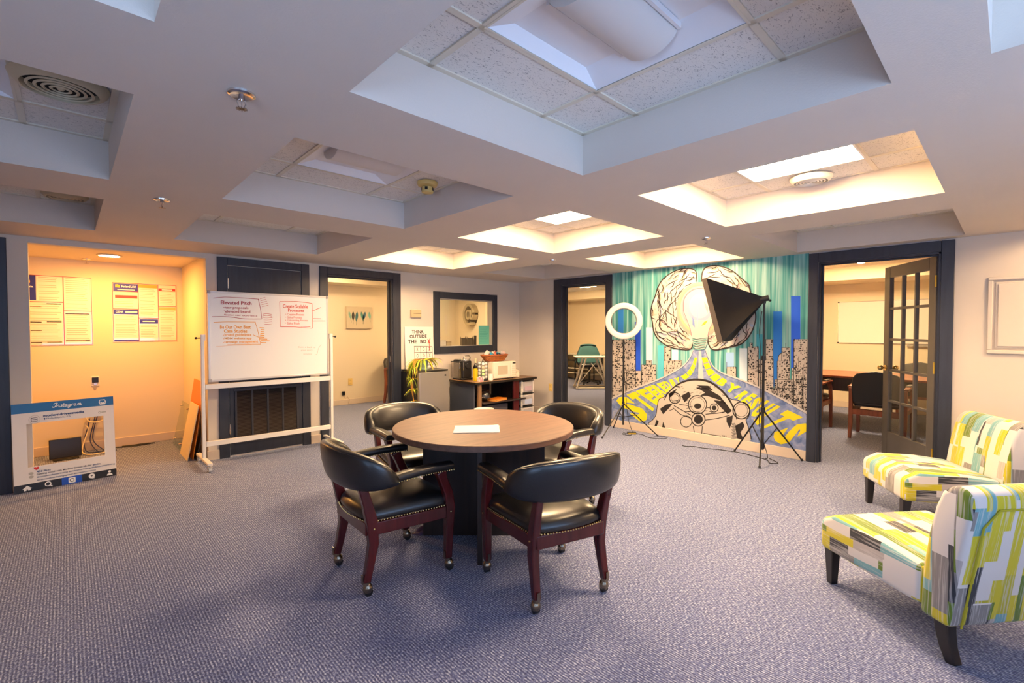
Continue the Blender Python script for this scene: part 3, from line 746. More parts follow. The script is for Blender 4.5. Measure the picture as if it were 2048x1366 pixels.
for sx in (.968, 2.246):
    MB().box(sx-.016, sx+.016, WY-.004, WY+.034, .075, 1.31).build('post', WHITEM, wb, bevel=.006)
    e = -1 if sx < 1.5 else 1
    k = MB(); k.cyl((sx+e*.016, WY+.015, 1.275), (sx+e*.045, WY+.015, 1.275), .005, n=8); k.ball((sx+e*.052, WY+.015, 1.275), .012, 10, 6); k.build('knob', BLACK, wb, smooth=True)
    k = MB(); k.box(sx-e*.016-.008, sx-e*.016+.008, WY-.002, WY+.03, 1.25, 1.31); k.build('pivot', WHITEM, wb)
    MB().box(sx-.022, sx+.022, WY-.26, WY+.29, .062, .088).build('foot', WHITEM, wb, bevel=.006)
    for fy in (WY-.235, WY+.265):
        c = MB(); c.cyl((sx, fy, .045), (sx, fy, .066), .010, n=8); c.box(sx-.018, sx-.013, fy-.02, fy+.015, .02, .05); c.box(sx+.013, sx+.018, fy-.02, fy+.015, .02, .05); c.box(sx-.018, sx+.018, fy-.03, fy+.02, .045, .052)
        co = c.build('caster', mat('caster_grey', hexc('c8c2bc'), .4), wb)
        MB().cyl((sx-.012, fy, .027), (sx+.012, fy, .027), .027, n=18).build('wheel', mat('wheel_white', hexc('dedad6'), .5), co, smooth=True)
MB().box(.984, 2.23, WY-.003, WY+.03, .765, .815).build('crossbar', WHITEM, wb, bevel=.004)
MB().box(.984, 2.23, WY-.003, WY+.03, .195, .245).build('crossbar', WHITEM, wb, bevel=.004)
def WBP(px, py, lift=.0088):           # whiteboard zoom crop (400,560)-(670,780), 6.207 px per photo px
    p = at(400+px/6.207, 560+py/6.207, 'y', WY-.008); return (p.x, WY-lift, p.z)
def wtext(mb, txt, x0, x1, yb, yt, dy=0, bold=.02):
    text_fit(txt, 0, 1, 0, 1, lambda u, v: WBP(x0+(x1-x0)*u, yb+(yt-yb)*v + dy*u), mb, bold)
INK = {k: mat('ink_'+k, hexc(c), .6) for k, c in dict(crimson='a8303e', pink='cf7f80', red='d8452c', orange='f0a020', pale='e8b690', grey='b3a9a0').items()}
m = MB()
for a in ([(165,226),(300,212),(450,218),(735,238)], [(722,238),(745,330),(768,478)], [(150,455),(330,455),(560,482),(768,484)]): ribbon(m, spline(a), 6, WBP)
wtext(m, 'Elevated Pitch', 258, 640, 300, 255, 12, .022); wtext(m, 'new proposals', 308, 600, 362, 325, 6); wtext(m, 'elevated brand', 312, 624, 405, 372, 6)
wtext(m, 'better user experience', 318, 710, 448, 420, 14, .006)
for q in ((297,340), (300,384), (303,426)): poly(m, circ(*q, 5, n=8), WBP)
m.build('writing_crimson', INK['crimson'], wb)
m = MB()
for k in range(5): ribbon(m, [(745+6*k, 235+24*k), (810+10*k, 215+24*k)], 5, WBP)
for k in range(7): ribbon(m, spline([(778+4*k, 425+21*k), (830, 418+22*k), (890+4*(k % 3), 428+21*k)]), 6, WBP)
m.build('writing_pink', INK['pink'], wb)
m = MB()
for a in ([(988,268),(1200,266),(1390,290)], [(1390,290),(1396,600)], [(1390,600),(1180,582),(996,580)], [(996,580),(988,268)], [(1395,385),(1500,340)], [(1400,508),(1555,508)]): ribbon(m, a, 6, WBP)
wtext(m, 'Create Scalable', 1028, 1340, 346, 300, 8, .02); wtext(m, 'Processes', 1092, 1290, 396, 352, 2, .02)
wtext(m, 'Creative Process', 1082, 1292, 440, 412, 2, .004); wtext(m, 'Sales Process', 1085, 1265, 476, 450, 2, .004); wtext(m, 'Onboarding Process', 1082, 1340, 514, 486, 4, .004); wtext(m, 'Sales Pitch', 1082, 1236, 550, 522, 2, .004)
for q in ((1066,424), (1066,462), (1064,498), (1064,534)): poly(m, circ(*q, 4, n=8), WBP)
ribbon(m, [(1250,576), (1370,580)], 5, WBP); ribbon(m, [(1405,480), (1500,482)], 7, WBP)
m.build('writing_red', INK['red'], wb)
m = MB()
for a in ([(168,526),(330,520),(690,522)], [(684,522),(715,620),(752,795)], [(340,805),(560,798),(752,797)], [(660,680),(742,715)]): ribbon(m, spline(a), 6, WBP)
wtext(m, 'Be Our Own Best', 248, 630, 606, 562, 0, .022); wtext(m, 'Case Studies', 296, 586, 654, 612, 2, .022); wtext(m, 'brand guidelines', 304, 636, 702, 662, 2); wtext(m, 'MDM website app', 304, 640, 742, 710, 0); wtext(m, 'campaign management', 302, 722, 792, 752, -4)
for q in ((292,684), (292,730), (292,776)): poly(m, circ(*q, 5, n=8), WBP)
for k in range(9): ribbon(m, [(738+(k*17 % 20), 592+23*k), (800+(k*29 % 70)*(k > 5), 596+23*k)], 9, WBP)
m.build('writing_orange', INK['orange'], wb)
m = MB(); ribbon(m, [(200,826), (420,812), (640,806)], 4, WBP); m.build('writing_pale', INK['pale'], wb)
m = MB(); wtext(m, 'from a back to', 1222, 1432, 842, 822, 4, -.005); wtext(m, 'your story', 1252, 1395, 884, 864, 0, -.005); wtext(m, 'template', 1282, 1390, 930, 908, 0, -.005)
ribbon(m, spline([(1420,930),(1455,915),(1470,850),(1505,802)]), 3, WBP); m.build('writing_grey', INK['grey'], wb)
# ================================================================== SOCIAL PHOTO FRAME
IW, IH = .66, .735
ang = math.atan2(5.735-5.632, .316+.337); tilt = R(5.0)
pf = thing('photo_frame_prop', 'white selfie frame board with blue header leaning by the alcove', 'photo prop', (-.337, 5.598, .001))
PM = Matrix.Rotation(ang, 3, 'Z') @ Matrix.Rotation(-tilt, 3, 'X')
def PF(u, v, d=0):               # u 0..1 left-right, v 0..1 top-down, d forward
    return PM @ Vector((u*IW, -d, (1-v)*IH + .002))
hu0, hu1, hv0, hv1 = .13, .885, .233, .727
q = MB()
for a in ((0, hu0, 0, 1), (hu1, 1, 0, 1), (hu0, hu1, 0, hv0), (hu0, hu1, hv1, 1)):
    q.add([PF(a[0],a[2],0),PF(a[1],a[2],0),PF(a[1],a[3],0),PF(a[0],a[3],0),PF(a[0],a[2],-.008),PF(a[1],a[2],-.008),PF(a[1],a[3],-.008),PF(a[0],a[3],-.008)],
          [(0,3,2,1),(4,5,6,7),(0,1,5,4),(1,2,6,5),(2,3,7,6),(3,0,4,7)])
q.build('foam_board', mat('foam_white', hexc('ebe2dc'), .5), pf)
P1 = lambda u, v: PF(u, v, .0012); P2 = lambda u, v: PF(u, v, .0020)
def rect(mb, a, fn): return poly(mb, [(a[0],a[2]),(a[1],a[2]),(a[1],a[3]),(a[0],a[3])], fn)
rect(MB(), (0, 1, 0, .108), P1).build('header_band', mat('insta_blue', hexc('10659f'), .4), pf)
rect(MB(), (0, 1, .912, 1), P1).build('footer_band', mat('footer_black', hexc('17181d'), .4), pf)
rect(MB(), (.435, .635, .912, 1), P2).build('footer_tab', mat('tab_blue', hexc('0a4bb4'), .4), pf)
WHT = mat('print_white', hexc('f4f0ec'), .5); NAVYT = mat('print_navy', hexc('2a4a7a'), .5); GREYT = mat('print_grey', hexc('b8b0a4'), .5); DKT = mat('print_dark', hexc('44424a'), .5)
asp = IW/IH
P3 = lambda u, v: PF(u, v, .0026)
m = MB()
aL = [(3.35,.8),(3.15,.95),(2.95,.6),(3.0,.1),(3.2,0),(3.35,.4),(3.4,.95),(3.38,.2),(3.5,0),(3.6,.1)]
SCRIPT = [[(.15,1.5),(.3,1.9),(.95,2.0),(.8,1.2),(.6,.4),(.35,0),(0,.15),(.05,.45)], [(1.0,.95),(1.0,0)], [(1.0,.5),(1.3,.95),(1.5,.8),(1.5,.2),(1.6,0),(1.8,.1)], [(2.25,.9),(2.05,.95),(1.92,.75),(2.15,.5),(2.25,.25),(2.05,0),(1.8,.1)], [(2.55,1.7),(2.5,.3),(2.6,0),(2.85,.15)], [(2.35,1.05),(2.8,1.05)],
          aL, [(4.15,.8),(3.95,.95),(3.75,.6),(3.8,.1),(4.0,0),(4.15,.4),(4.2,.95),(4.1,-.4),(3.9,-.85),(3.7,-.6),(3.9,-.25),(4.45,.2)], [(4.5,.95),(4.5,0)], [(4.5,.5),(4.7,.9),(4.95,.9)], [(x+2.15, y) for x, y in aL], [(6.0,.95),(6.0,0)], [(6.0,.6),(6.2,.95),(6.35,.8),(6.35,0)], [(6.35,.6),(6.55,.95),(6.7,.8),(6.7,.1),(6.85,0),(7.05,.2)]]
for st_ in SCRIPT: ribbon(m, spline([(.375+.29*(x+.12*y)/7.05, .072-.0235*y) for x, y in st_], 5), .0085, P2)
m.build('wordmark', WHT, pf)
m = MB(); ic = [(.855,.088),(.845,.06),(.855,.034),(.905,.034),(.917,.06),(.907,.088)]; ribbon(m, ic, .010, P2, True); ribbon(m, [(.85,.06),(.868,.062),(.875,.072),(.892,.072),(.898,.062),(.912,.06)], .009, P2); rect(m, (.853, .909, .074, .088), P2); m.build('tray_symbol', WHT, pf)
m = MB(); poly(m, [(.07,.965),(.115,.928),(.16,.965)], P2); rect(m, (.083, .147, .962, .985), P2); m.build('house_symbol', WHT, pf)
m = MB(); ribbon(m, circ(.305, .95, .026, .026*asp), .010, P2, True); ribbon(m, [(.325,.968),(.345,.985)], .012, P2); m.build('search_symbol', WHT, pf)
m = MB(); poly(m, [(.50,.93),(.505,.925),(.565,.925),(.57,.93),(.57,.983),(.565,.988),(.505,.988),(.50,.983)], P3); m.build('camera_symbol', WHT, pf)
m = MB(); poly(m, circ(.735, .952, .033, .033*asp), P2); poly(m, [(.75,.965),(.768,.985),(.735,.985)], P2); m.build('chat_symbol', WHT, pf)
m = MB(); poly(m, circ(.925, .938, .016, .016*asp), P2); poly(m, [(.893,.985),(.900,.965),(.925,.958),(.950,.965),(.957,.985)], P2); m.build('person_symbol', WHT, pf)
P4 = lambda u, v: PF(u, v, .0032)
m = MB(); ribbon(m, circ(.535, .957, .020, .020*asp), .007, P4, True); rect(m, (.108, .122, .970, .985), P4); poly(m, [(.735,.962),(.722,.947),(.728,.942),(.735,.947),(.742,.942),(.748,.947)], P4); m.build('dark_symbols', DKT, pf)
m = MB(); text_fit('moderndrivenmedia', .285, .685, .172, .142, P2, m, .03); text_fit('Philadelphia, PA', .315, .55, .205, .185, P2, m, .0); poly(m, circ(.297, .19, .008, .008*asp), P2); poly(m, [(.289,.192),(.305,.192),(.297,.208)], P2)
text_fit('456 likes', .205, .335, .800, .778, P2, m, .02)
text_fit('#mdm', .75, .83, .832, .808, P2, m, .01)
text_fit('#socialmediamarketing #onlinemarketing #inboundmarketing', .205, .985, .865, .842, P2, m, .008); text_fit('#inboundmarketingagency #contentcreation', .205, .78, .900, .876, P2, m, .008)
m.build('blue_print', NAVYT, pf)
m = MB(); text_fit('Getting social with Modern Driven Media!', .205, .735, .834, .808, P2, m, .01)
ribbon(m, [(.175,.165),(.175,.215)], .006, P2); ribbon(m, [(.175,.172),(.23,.168),(.23,.185),(.18,.19),(.23,.192),(.232,.21),(.178,.214)], .006, P2); m.build('dark_print', DKT, pf)
ribbon(MB(), circ(.205, .19, .052, .052*asp), .003, P2, True).build('logo_circle', GREYT, pf)
m = MB(); ribbon(m, circ(.845, .188, .011, .011*asp), .006, P2, True); ribbon(m, [(.865,.188),(.915,.187)], .014, P2); m.build('clock_print', GREYT, pf)
for v in (.80, .838): poly(MB(), circ(.155, v, .022, .016), P2).build('grey_heart', GREYT, pf)
m = MB(); poly(m, [(.205,.772),(.18,.752),(.183,.735),(.195,.732),(.205,.738),(.215,.732),(.227,.735),(.23,.752)], P2); m.build('red_heart', mat('print_red', hexc('e02a1c'), .5), pf)
# ================================================================== ALCOVE CONTENTS
def poster(name, label, x0, x1, z0, z1, blocks, lines, rz=0):
    t = thing(name, label, 'poster', (0, 0, 0)); y = AB
    g = NT(name+'_laminate', .12); g.b.inputs['Base Color'].default_value = (*hexc('efe3cf'), 1); g.b.inputs['Coat Weight'].default_value = .6
    v = g.obj(); g.bump(g.noise(v, 4, 1), .25, .02)
    MB().box(x0, x1, y-.006, y-.001, z0, z1).build('laminated_sheet', g.m, t, bevel=.001)
    W, Hh = x1-x0, z1-z0
    P = lambda u, v: (x0+W*u, y-.0068, z1-Hh*v); Q = lambda u, v: (x0+W*u, y-.0075, z1-Hh*v)
    for c, a in blocks: rect(MB(), a, P).build('printed_block', paint(c, .35), t)
    for c, pts in lines: ribbon(MB(), pts, .010, P).build('printed_rule', paint(c, .35), t)
    m = MB(); rnd = random.Random(5)
    for c, a in blocks:
        if c != 'f4ead8': continue
        n = int((a[3]-a[2])/.028)
        for k in range(n):
            if rnd.random() < .12: continue
            v_ = a[2] + .014 + k*.028; ribbon(m, [(a[0]+.02, v_), (a[1]-.02-rnd.random()*.06, v_)], .007, Q)
    m.build('small_print', mat('faint_print', hexc('c9b596'), .5), t)
    return t, Q
B2 = [('3b3aa0', (.02,.385,.02,.145)), ('d8481e', (.045,.375,.215,.265)), ('e8a818', (.395,.69,.02,.075)), ('d83a20', (.71,.98,.07,.115)), ('3b3aa0', (.02,.385,.455,.535)), ('3b3aa0', (.405,.69,.615,.69)),
      ('e8b860', (.71,.98,.40,.45)), ('3b3aa0', (.02,.39,.965,.985)), ('f4ead8', (.02,.385,.28,.43)), ('f4ead8', (.02,.385,.55,.94)), ('f4ead8', (.40,.69,.09,.57)), ('f4ead8', (.40,.69,.70,.94)), ('f4ead8', (.71,.98,.13,.37)), ('f4ead8', (.71,.98,.46,.94))]
L2 = [('c04848', p) for p in ([(.01,.01),(.99,.01),(.99,.99),(.01,.99),(.01,.01)], [(.39,.01),(.39,.99)], [(.70,.01),(.70,.99)], [(.01,.15),(.39,.15)], [(.01,.445),(.39,.445)], [(.39,.595),(.70,.595)], [(.70,.385),(.99,.385)])]
t2, Q2 = poster('labor_poster', 'laminated labour law poster with navy and red headers, right one in alcove', .385, .995, 1.215, 1.905, B2, L2)
m = MB(); text_fit('Federal', .14, .27, .085, .045, Q2, m, .03); text_fit('LAW', .28, .36, .085, .045, Q2, m, .03); ribbon(m, [(.08,.12),(.34,.12)], .012, Q2); text_fit('OSHA', .05, .16, .515, .475, Q2, m, .02); ribbon(m, [(.19,.495),(.37,.495)], .03, Q2); ribbon(m, [(.45,.65),(.64,.65)], .02, Q2); ribbon(m, [(.76,.092),(.93,.092)], .02, Q2); m.build('white_lettering', WHT, t2)
m = MB(); poly(m, [(.05,.04),(.08,.035),(.12,.05),(.11,.09),(.05,.085)], Q2); m.build('yellow_mark', paint('f0b428'), t2)
B1 = [('2d2f8a', (0,.30,.01,.36)), ('f4ead8', (.31,.62,.02,.36)), ('f4ead8', (.64,.97,.02,.47)), ('f4ead8', (.02,.62,.40,.97)), ('f4ead8', (.64,.97,.55,.96))] + [('4a3a2a', a) for a in ((.05,.36,.44,.452), (.42,.60,.40,.412), (.05,.36,.66,.672), (.42,.60,.655,.667), (.05,.36,.78,.79), (.05,.36,.95,.962), (.42,.60,.945,.957), (.65,.96,.535,.548), (.65,.96,.925,.938))]
L1 = [('c04848', p) for p in ([(.01,.01),(.99,.01),(.99,.99),(.01,.99),(.01,.01)], [(.63,.01),(.63,.99)], [(.01,.38),(.63,.38)], [(.63,.50),(.99,.50)])]
t1, Q1 = poster('labor_poster', 'glossy labour law poster with navy corner block, left one in alcove', -.42, .216, 1.185, 1.94, B1, L1)
m = MB(); text_fit('Pennsylvania', .02, .27, .19, .155, Q1, m, .03); m.build('white_lettering', WHT, t1)
m = MB(); poly(m, circ(.20, .10, .035), Q1); m.build('yellow_mark', paint('f0b428'), t1)
# round lamp in the alcove ceiling
dl = thing('recessed_lamp', 'round warm ceiling lamp glowing in the alcove', 'ceiling light', (.335, 6.40, 2.125))
MB().lathe([(.100, -.002), (.104, -.008), (.088, -.012), (.080, -.006)], 32).build('trim_ring', WHITEP, dl, smooth=True)
MB().lathe([(.001, -.013), (.06, -.012), (.082, -.008)], 32, cap0=False, cap1=False).build('lens', mat('lens_lit', (1, .8, .5), .4, emit=(1, .46, .11), estr=470), dl, smooth=True)
# sprinkler heads
def sprinkler(x, y, z, label):
    t = thing('fire_sprinkler', label, 'sprinkler', (x, y, z), random.random()*3, 'ceiling sprinklers')
    MB().lathe([(.006, -.001), (.024, -.006), (.034, -.010), (.041, -.006), (.042, 0)], 24).build('escutcheon', CHROME, t, smooth=True)
    b = MB(); b.cyl((0,0,-.004), (0,0,-.022), .009, n=10); b.tube([(.009,0,-.02), (.014,0,-.032), (.008,0,-.046), (0,0,-.05)], .0026, 6); b.tube([(-.009,0,-.02), (-.014,0,-.032), (-.008,0,-.046), (0,0,-.05)], .0026, 6); b.cyl((0,0,-.022), (0,0,-.046), .0022, n=6)
    b.build('frame_arms', CHROME, t, smooth=True)
    b = MB(); n = 12
    for k in range(n):
        a = 2*PI*k/n; b.obox((.011*math.cos(a), .011*math.sin(a), -.051), (.013, .0035, .0014), Matrix.Rotation(a, 3, 'Z'))
    b.cyl((0,0,-.0503), (0,0,-.0517), .007, n=12); b.build('deflector', mat('sprinkler_bronze', (.35, .27, .2), .35, 1), t)
sprinkler(.435, 1.766, H, 'chrome sprinkler head between the two nearest coffers at upper left')
sprinkler(.431, 3.523, H, 'small sprinkler head on the ceiling toward the alcove')
sprinkler(3.989, 1.808, H, 'small sprinkler head on the ceiling over the softbox')
sprinkler(3.992, 3.564, H, 'small sprinkler head on the ceiling near the narrow doorway')
sprinkler(.17, 6.9, 2.125, 'tiny sprinkler head inside the alcove ceiling')
# wall jack plate above the photo frame, yellow plate
def plate(name, label, cat, loc, rz, w, h, m, kind='outlet'):
    t = thing(name, label, cat, loc, rz)
    MB().box(-w/2, w/2, -.007, 0, -h/2, h/2).build('cover_plate', m, t, bevel=.003)
    d = MB()
    if kind == 'outlet':
        for s in (-1, 1): MB().box(-w*.24, w*.24, -.010, -.006, s*h*.22-h*.13, s*h*.22+h*.13).build('socket', m, t, bevel=.002)
        for s in (-1, 1):
            d.box(-.010, -.007, -.0105, -.0098, s*h*.22-.006, s*h*.22+.006); d.box(.007, .010, -.0105, -.0098, s*h*.22-.006, s*h*.22+.006)
        d.build('slots', BLACK, t)
    return t
ab = thing('wall_jack', 'black and white wall jack above the photo frame in alcove', 'wall jack', (.225, AB, .775))
MB().box(-.035, .035, -.008, 0, -.055, .055).build('cover_plate', WHITEP, ab, bevel=.003)
MB().box(-.028, .028, -.022, -.008, -.015, .045).build('jack_body', BLACK, ab, bevel=.004); MB().cyl((.0, -.03, -.03), (0, -.008, -.03), .014, n=14).build('connector', CHROME, ab, smooth=True)
plate('wall_plate', 'yellow wall plate seen through the photo frame', 'wall plate', (-.20, AB, .45), 0, .09, .075, mat('yellow_plate', hexc('e0b020'), .4), 'blank')
plate('power_outlet', 'yellowed outlet behind the coiled cables in alcove', 'outlet', (.235, AB, .44), 0, .075, .115, mat('yellow_plate', hexc('e0b020'), .4))
def cable(name, label, pts, r, m, cat='cable', n=6):
    P = [Vector(p) for p in pts]; out = []
    for i in range(len(P)-1):
        p0, p1, p2, p3 = (P[min(max(i+k, 0), len(P)-1)] for k in (-1, 0, 1, 2))
        for q in range(n):
            t = q/n; out.append(.5*((2*p1) + (p2-p0)*t + (2*p0-5*p1+4*p2-p3)*t*t + (3*p1-p0-3*p2+p3)*t**3))
    out.append(P[-1]); o = MB().tube(out, r, 7).build(name, m, smooth=True)
    return tag(o, label, cat)
WC = mat('cable_white', hexc('efe0bc'), .5); BC = mat('cable_blue', hexc('33406f'), .5); KC = mat('cable_black', (.01, .01, .01), .5)
coil = [(.22+.085*math.cos(a*1.05)+.006*math.sin(a*3), AB-.045-.004*k, .40+.075*math.sin(a*1.05)) for k in range(0, 22) for a in [k*.62]]
cable('coiled_cable', 'coiled white network cable hanging in the alcove', [(.225, AB-.03, .55), (.20, AB-.03, .52)] + coil + [(.13, AB-.06, .33), (.155, AB-.07, .25), (.12, AB-.09, .12), (.10, AB-.14, .02), (.16, AB-.30, .008), (.30, AB-.26, .008)], .0065, WC)
for k, x in enumerate((.19, .24, .265)):
    cable('network_cable', ('left','middle','right')[k] + ' dark blue network cable hanging behind the photo frame', [(x, AB-.02, .55), (x-.01, AB-.035, .45), (x-.03-.01*k, AB-.04, .30), (x-.07, AB-.06, .12), (x-.05+.03*k, AB-.12, .012), (x+.04, AB-.20-.04*k, .008), (x+.12, AB-.22, .007)], .005, BC)
cable('power_cable', 'thin black power cable looping down the alcove wall', [(.26, AB-.01, .50), (.33, AB-.03, .36), (.36, AB-.04, .25), (.33, AB-.03, .14), (.34, AB-.05, .01), (.48, AB-.11, .008), (.60, AB-.07, .008), (.70, AB-.10, .008), (.56, AB-.14, .008), (.44, AB-.10, .016), (.62, AB-.13, .014), (.74, AB-.11, .008)], .005, KC)
# black slab-like screen on the alcove floor
mo = thing('black_monitor', 'black flat screen standing on the alcove floor behind the photo frame', 'monitor', (-.03, 6.80, 0), R(4))
MB().obox((0, 0, .115), (.25, .02, .20), Matrix.Rotation(R(-7), 3, 'X')).build('screen', BLACK, mo, bevel=.006); MB().box(-.10, .10, -.08, .07, .001, .012).build('base', BLACK, mo, bevel=.004)
# boards leaning on the alcove side wall
def lean(name, label, cat, x, y0, y1, h, th, dx, m):
    b = MB(); b.add([(x,y0,0),(x+th,y0,0),(x+th,y1,0),(x,y1,0),(x+dx,y0,h),(x+dx+th,y0,h),(x+dx+th,y1,h),(x+dx,y1,h)], [(0,3,2,1),(4,5,6,7),(0,1,5,4),(1,2,6,5),(2,3,7,6),(3,0,4,7)])
    return tag(b.build(name, m, bevel=.001), label, cat)
lean('orange_board', 'tall orange board leaning in the alcove corner behind the pale board', 'board', .93, 5.83, 6.38, .80, .008, .115, mat('orange_board', hexc('e08418'), .45))
lean('pale_board', 'pale tan board leaning in front of the orange board', 'board', .88, 5.81, 6.24, .56, .008, .105, mat('tan_board', hexc('ecd5a6'), .5))
lean('framed_print', 'thin dark framed print leaning beside the pale board', 'picture', .955, 5.805, 5.95, .42, .010, .085, mat('dark_panel', hexc('2a2422'), .4))
ac = lean('acrylic_sheet', 'clear acrylic sheet with metal standoffs leaning in alcove corner', 'acrylic sheet', .90, 6.42, 6.86, .50, .006, .10, glass_mat('acrylic', (.90, .94, .92), .10))
for (y, z) in ((6.45, .06), (6.83, .06), (6.45, .45), (6.83, .45)):
    x = .90 + .1*z/.5; MB().cyl((x-.014, y, z), (x+.016, y, z), .009, n=10).build('standoff', CHROME, ac, smooth=True)
# ================================================================== WALL DEVICES
th = thing('thermostat', 'beige wall thermostat above the THINK canvas', 'thermostat', (3.522, YL, 1.58))
MB().box(-.08, .08, -.035, 0, -.055, .055).build('body', mat('beige_plastic', hexc('c9b48c'), .5), th, bevel=.005); MB().box(-.045, .075, -.037, -.034, -.004, .002).build('slot', mat('slot_brown', hexc('6a5a48'), .5), th)
plate('power_outlet', 'ivory outlet low on the wall left of the narrow doorway', 'outlet', (XM, 4.975, .445), PI/2*3, .075, .118, IVORY)
plate('power_outlet', 'ivory outlet below the feather canvas in the office', 'outlet', (3.73, 8.23, .41), 0, .08, .125, IVORY)
jk = thing('phone_jack', 'small black phone jack with thin cord on office wall', 'jack', (3.60, 8.23, .21)); MB().box(-.025, .025, -.02, 0, -.035, .035).build('jack_body', BLACK, jk, bevel=.003)
MB().tube([(0, -.02, -.03), (.02, -.03, -.10), (.06, -.03, -.06), (.10, -.03, -.12), (.07, -.04, -.20)], .003, 6).build('cord', mat('cord_tan', hexc('b89878'), .5), jk, smooth=True)
bp = thing('breaker_panel', 'beige flush breaker panel in moulded frame on right wall', 'panel', (XM, -.22, 1.475), -PI/2)
f = MB()
for a in ((-.36, .36, .285, .315), (-.36, .36, -.315, -.285), (-.36, -.33, -.285, .285), (.33, .36, -.285, .285)): f.box(a[0], a[1], -.018, 0, a[2], a[3])
f.build('moulding', WALL, bp, bevel=.006)
f = MB().box(-.30, .30, -.020, 0, -.255, .255); f.build('panel_door', WALL, bp, bevel=.004); MB().box(-.315, .315, -.010, 0, -.27, .27).build('panel_rim', WALL, bp, bevel=.003)
for z in (-.2, 0, .2): MB().cyl((-.285, -.024, z), (-.285, -.018, z), .008, n=10).build('screw', WALL, bp, smooth=True)
# ceiling devices
def diffuser(x, y, z, r, label, rings=5, m=None):
    t = thing('air_diffuser', label, 'air vent', (x, y, z), 0, 'round ceiling vents'); m = m or mat('diffuser_beige', hexc('cbb896'), .45)
    MB().lathe([(r*1.0, -.003), (r*.97, -.016), (r*.86, -.032), (r*.78, -.036), (r*.76, -.006)], 40, cap0=False, cap1=False).build('rim', m, t, smooth=True)
    MB().lathe([(.001, -.005), (r*.78, -.005)], 32, cap0=False, cap1=False).build('throat_shade', BACK, t)  # flat black disc stands in for the shade inside an open duct
    for k in range(rings):
        q = r*(.66 - .15*k); z0 = -.024
        if q < r*.1: break
        MB().lathe([(q, z0-.006), (q+.003, z0-.009), (q-.005, z0-.013), (q-.008, z0-.008)], 36, cap0=False, cap1=False).build('ring', m, t, smooth=True)
    MB().lathe([(.001, -.036), (r*.06, -.035), (r*.09, -.028)], 20, cap0=False, cap1=False).build('hub', m, t, smooth=True)
    return t
DIFW = mat('diffuser_cream', hexc('e6dac4'), .5)
diffuser(.0, 2.60, HT, .150, 'large beige round air vent in the left edge coffer', 5)
diffuser(3.50, .905, HT, .120, 'cream round air vent in the lit coffer toward the right door', 4, DIFW)
diffuser(.01, 4.72, HT, .130, 'dim round air vent in the coffer before the alcove', 5)
sd = thing('smoke_detector', 'yellowed round smoke detector in the unlit coffer', 'smoke detector', (1.765, 2.69, HT)); SDM = mat('smoke_yellow', hexc('d9bb70'), .5)
MB().lathe([(.066, -.0), (.068, -.012), (.062, -.026), (.045, -.030)], 28).build('base', SDM, sd, smooth=True)
b = MB().lathe([(.030, -.030), (.036, -.034), (.036, -.058), (.040, -.060), (.038, -.070), (.020, -.074)], 24); b.build('sensor_cap', SDM, sd, smooth=True)
b = MB()
for k in range(4): a = R(45+90*k); b.obox((.0365*math.cos(a), .0365*math.sin(a), -.047), (.004, .018, .018), Matrix.Rotation(a, 3, 'Z'))
b.build('vents', BACK, sd)
# ================================================================== KITCHEN CORNER
fr = thing('mini_fridge', 'stainless mini fridge with black sides under the trailing plant', 'fridge', (3.285, 5.215, 0))
MB().box(0, .475, .055, .455, .02, .80).build('cabinet', BLACK, fr, bevel=.006); MB().box(-.002, .477, .03, .455, .802, .822).build('top_panel', mat('fridge_top', (.02, .018, .016), .35), fr, bevel=.006)
SS = NT('stainless', .34); SS.b.inputs['Metallic'].default_value = .9; SS.b.inputs['Base Color'].default_value = (.48, .45, .41, 1); SS.bump(SS.noise(SS.map(SS.obj(), (60, 60, 1)), 6, 2), .05); SS = SS.m
dd = MB().box(.002, .473, 0, .05, .03, .80).build('door', SS, fr, bevel=.006); MB().box(.395, .42, -.002, .001, .735, .755).build('badge', BLACK, dd)
MB().box(.05, .43, -.001, .001, .26, .262).build('door_seam', CHROME, dd)
# canvas THINK OUTSIDE THE BOX
cv = thing('slogan_canvas', 'white canvas lettered THINK OUTSIDE THE BOX behind the plant', 'canvas', (3.345, YL-.05, .823)); CA = R(3.5)
CM = Matrix.Rotation(-CA, 3, 'X'); CW, CH_ = .46, .575
def CP(u, v, d=0): return CM @ Vector((u*CW, -d, (1-v)*CH_))
b = MB(); b.add([CP(0,0),CP(1,0),CP(1,1),CP(0,1),CP(0,0,-.02),CP(1,0,-.02),CP(1,1,-.02),CP(0,1,-.02)], [(0,3,2,1),(4,5,6,7),(0,1,5,4),(1,2,6,5),(2,3,7,6),(3,0,4,7)]); b.build('canvas_panel', mat('canvas_white', hexc('f3ece2'), .7, bump=.1, bscale=300), cv)
C1 = lambda u, v: CP(u, v, .0012); m = MB()
text_fit('THINK', .24, .66, .165, .08, C1, m, .03); text_fit('OUTSIDE', .16, .76, .275, .19, C1, m, .03); text_fit('THE', .10, .40, .405, .31, C1, m, .03); text_fit('BO', .52, .74, .405, .315, C1, m, .03)
for p in ([(.30,.47),(.94,.49)], [(.30,.62),(.95,.63)], [(.30,.78),(.95,.78)], [(.30,.47),(.31,.95)], [(.52,.47),(.52,.95)], [(.74,.48),(.74,.95)], [(.94,.49),(.95,.95)], [(.30,.94),(.95,.94)]): ribbon(m, p, .012, C1)
for (u, v, c) in ((.41,.545,'X'),(.63,.545,'O'),(.84,.545,'X'),(.41,.70,'O'),(.63,.70,'O'),(.84,.70,'X'),(.84,.86,'O'),(.63,.86,'X'),(.41,.86,'X')): text_fit(c, u-.035, u+.035, v+.045, v-.045, C1, m, .0)
m.build('black_lettering', mat('ink_brown', hexc('3a2a22'), .6), cv)
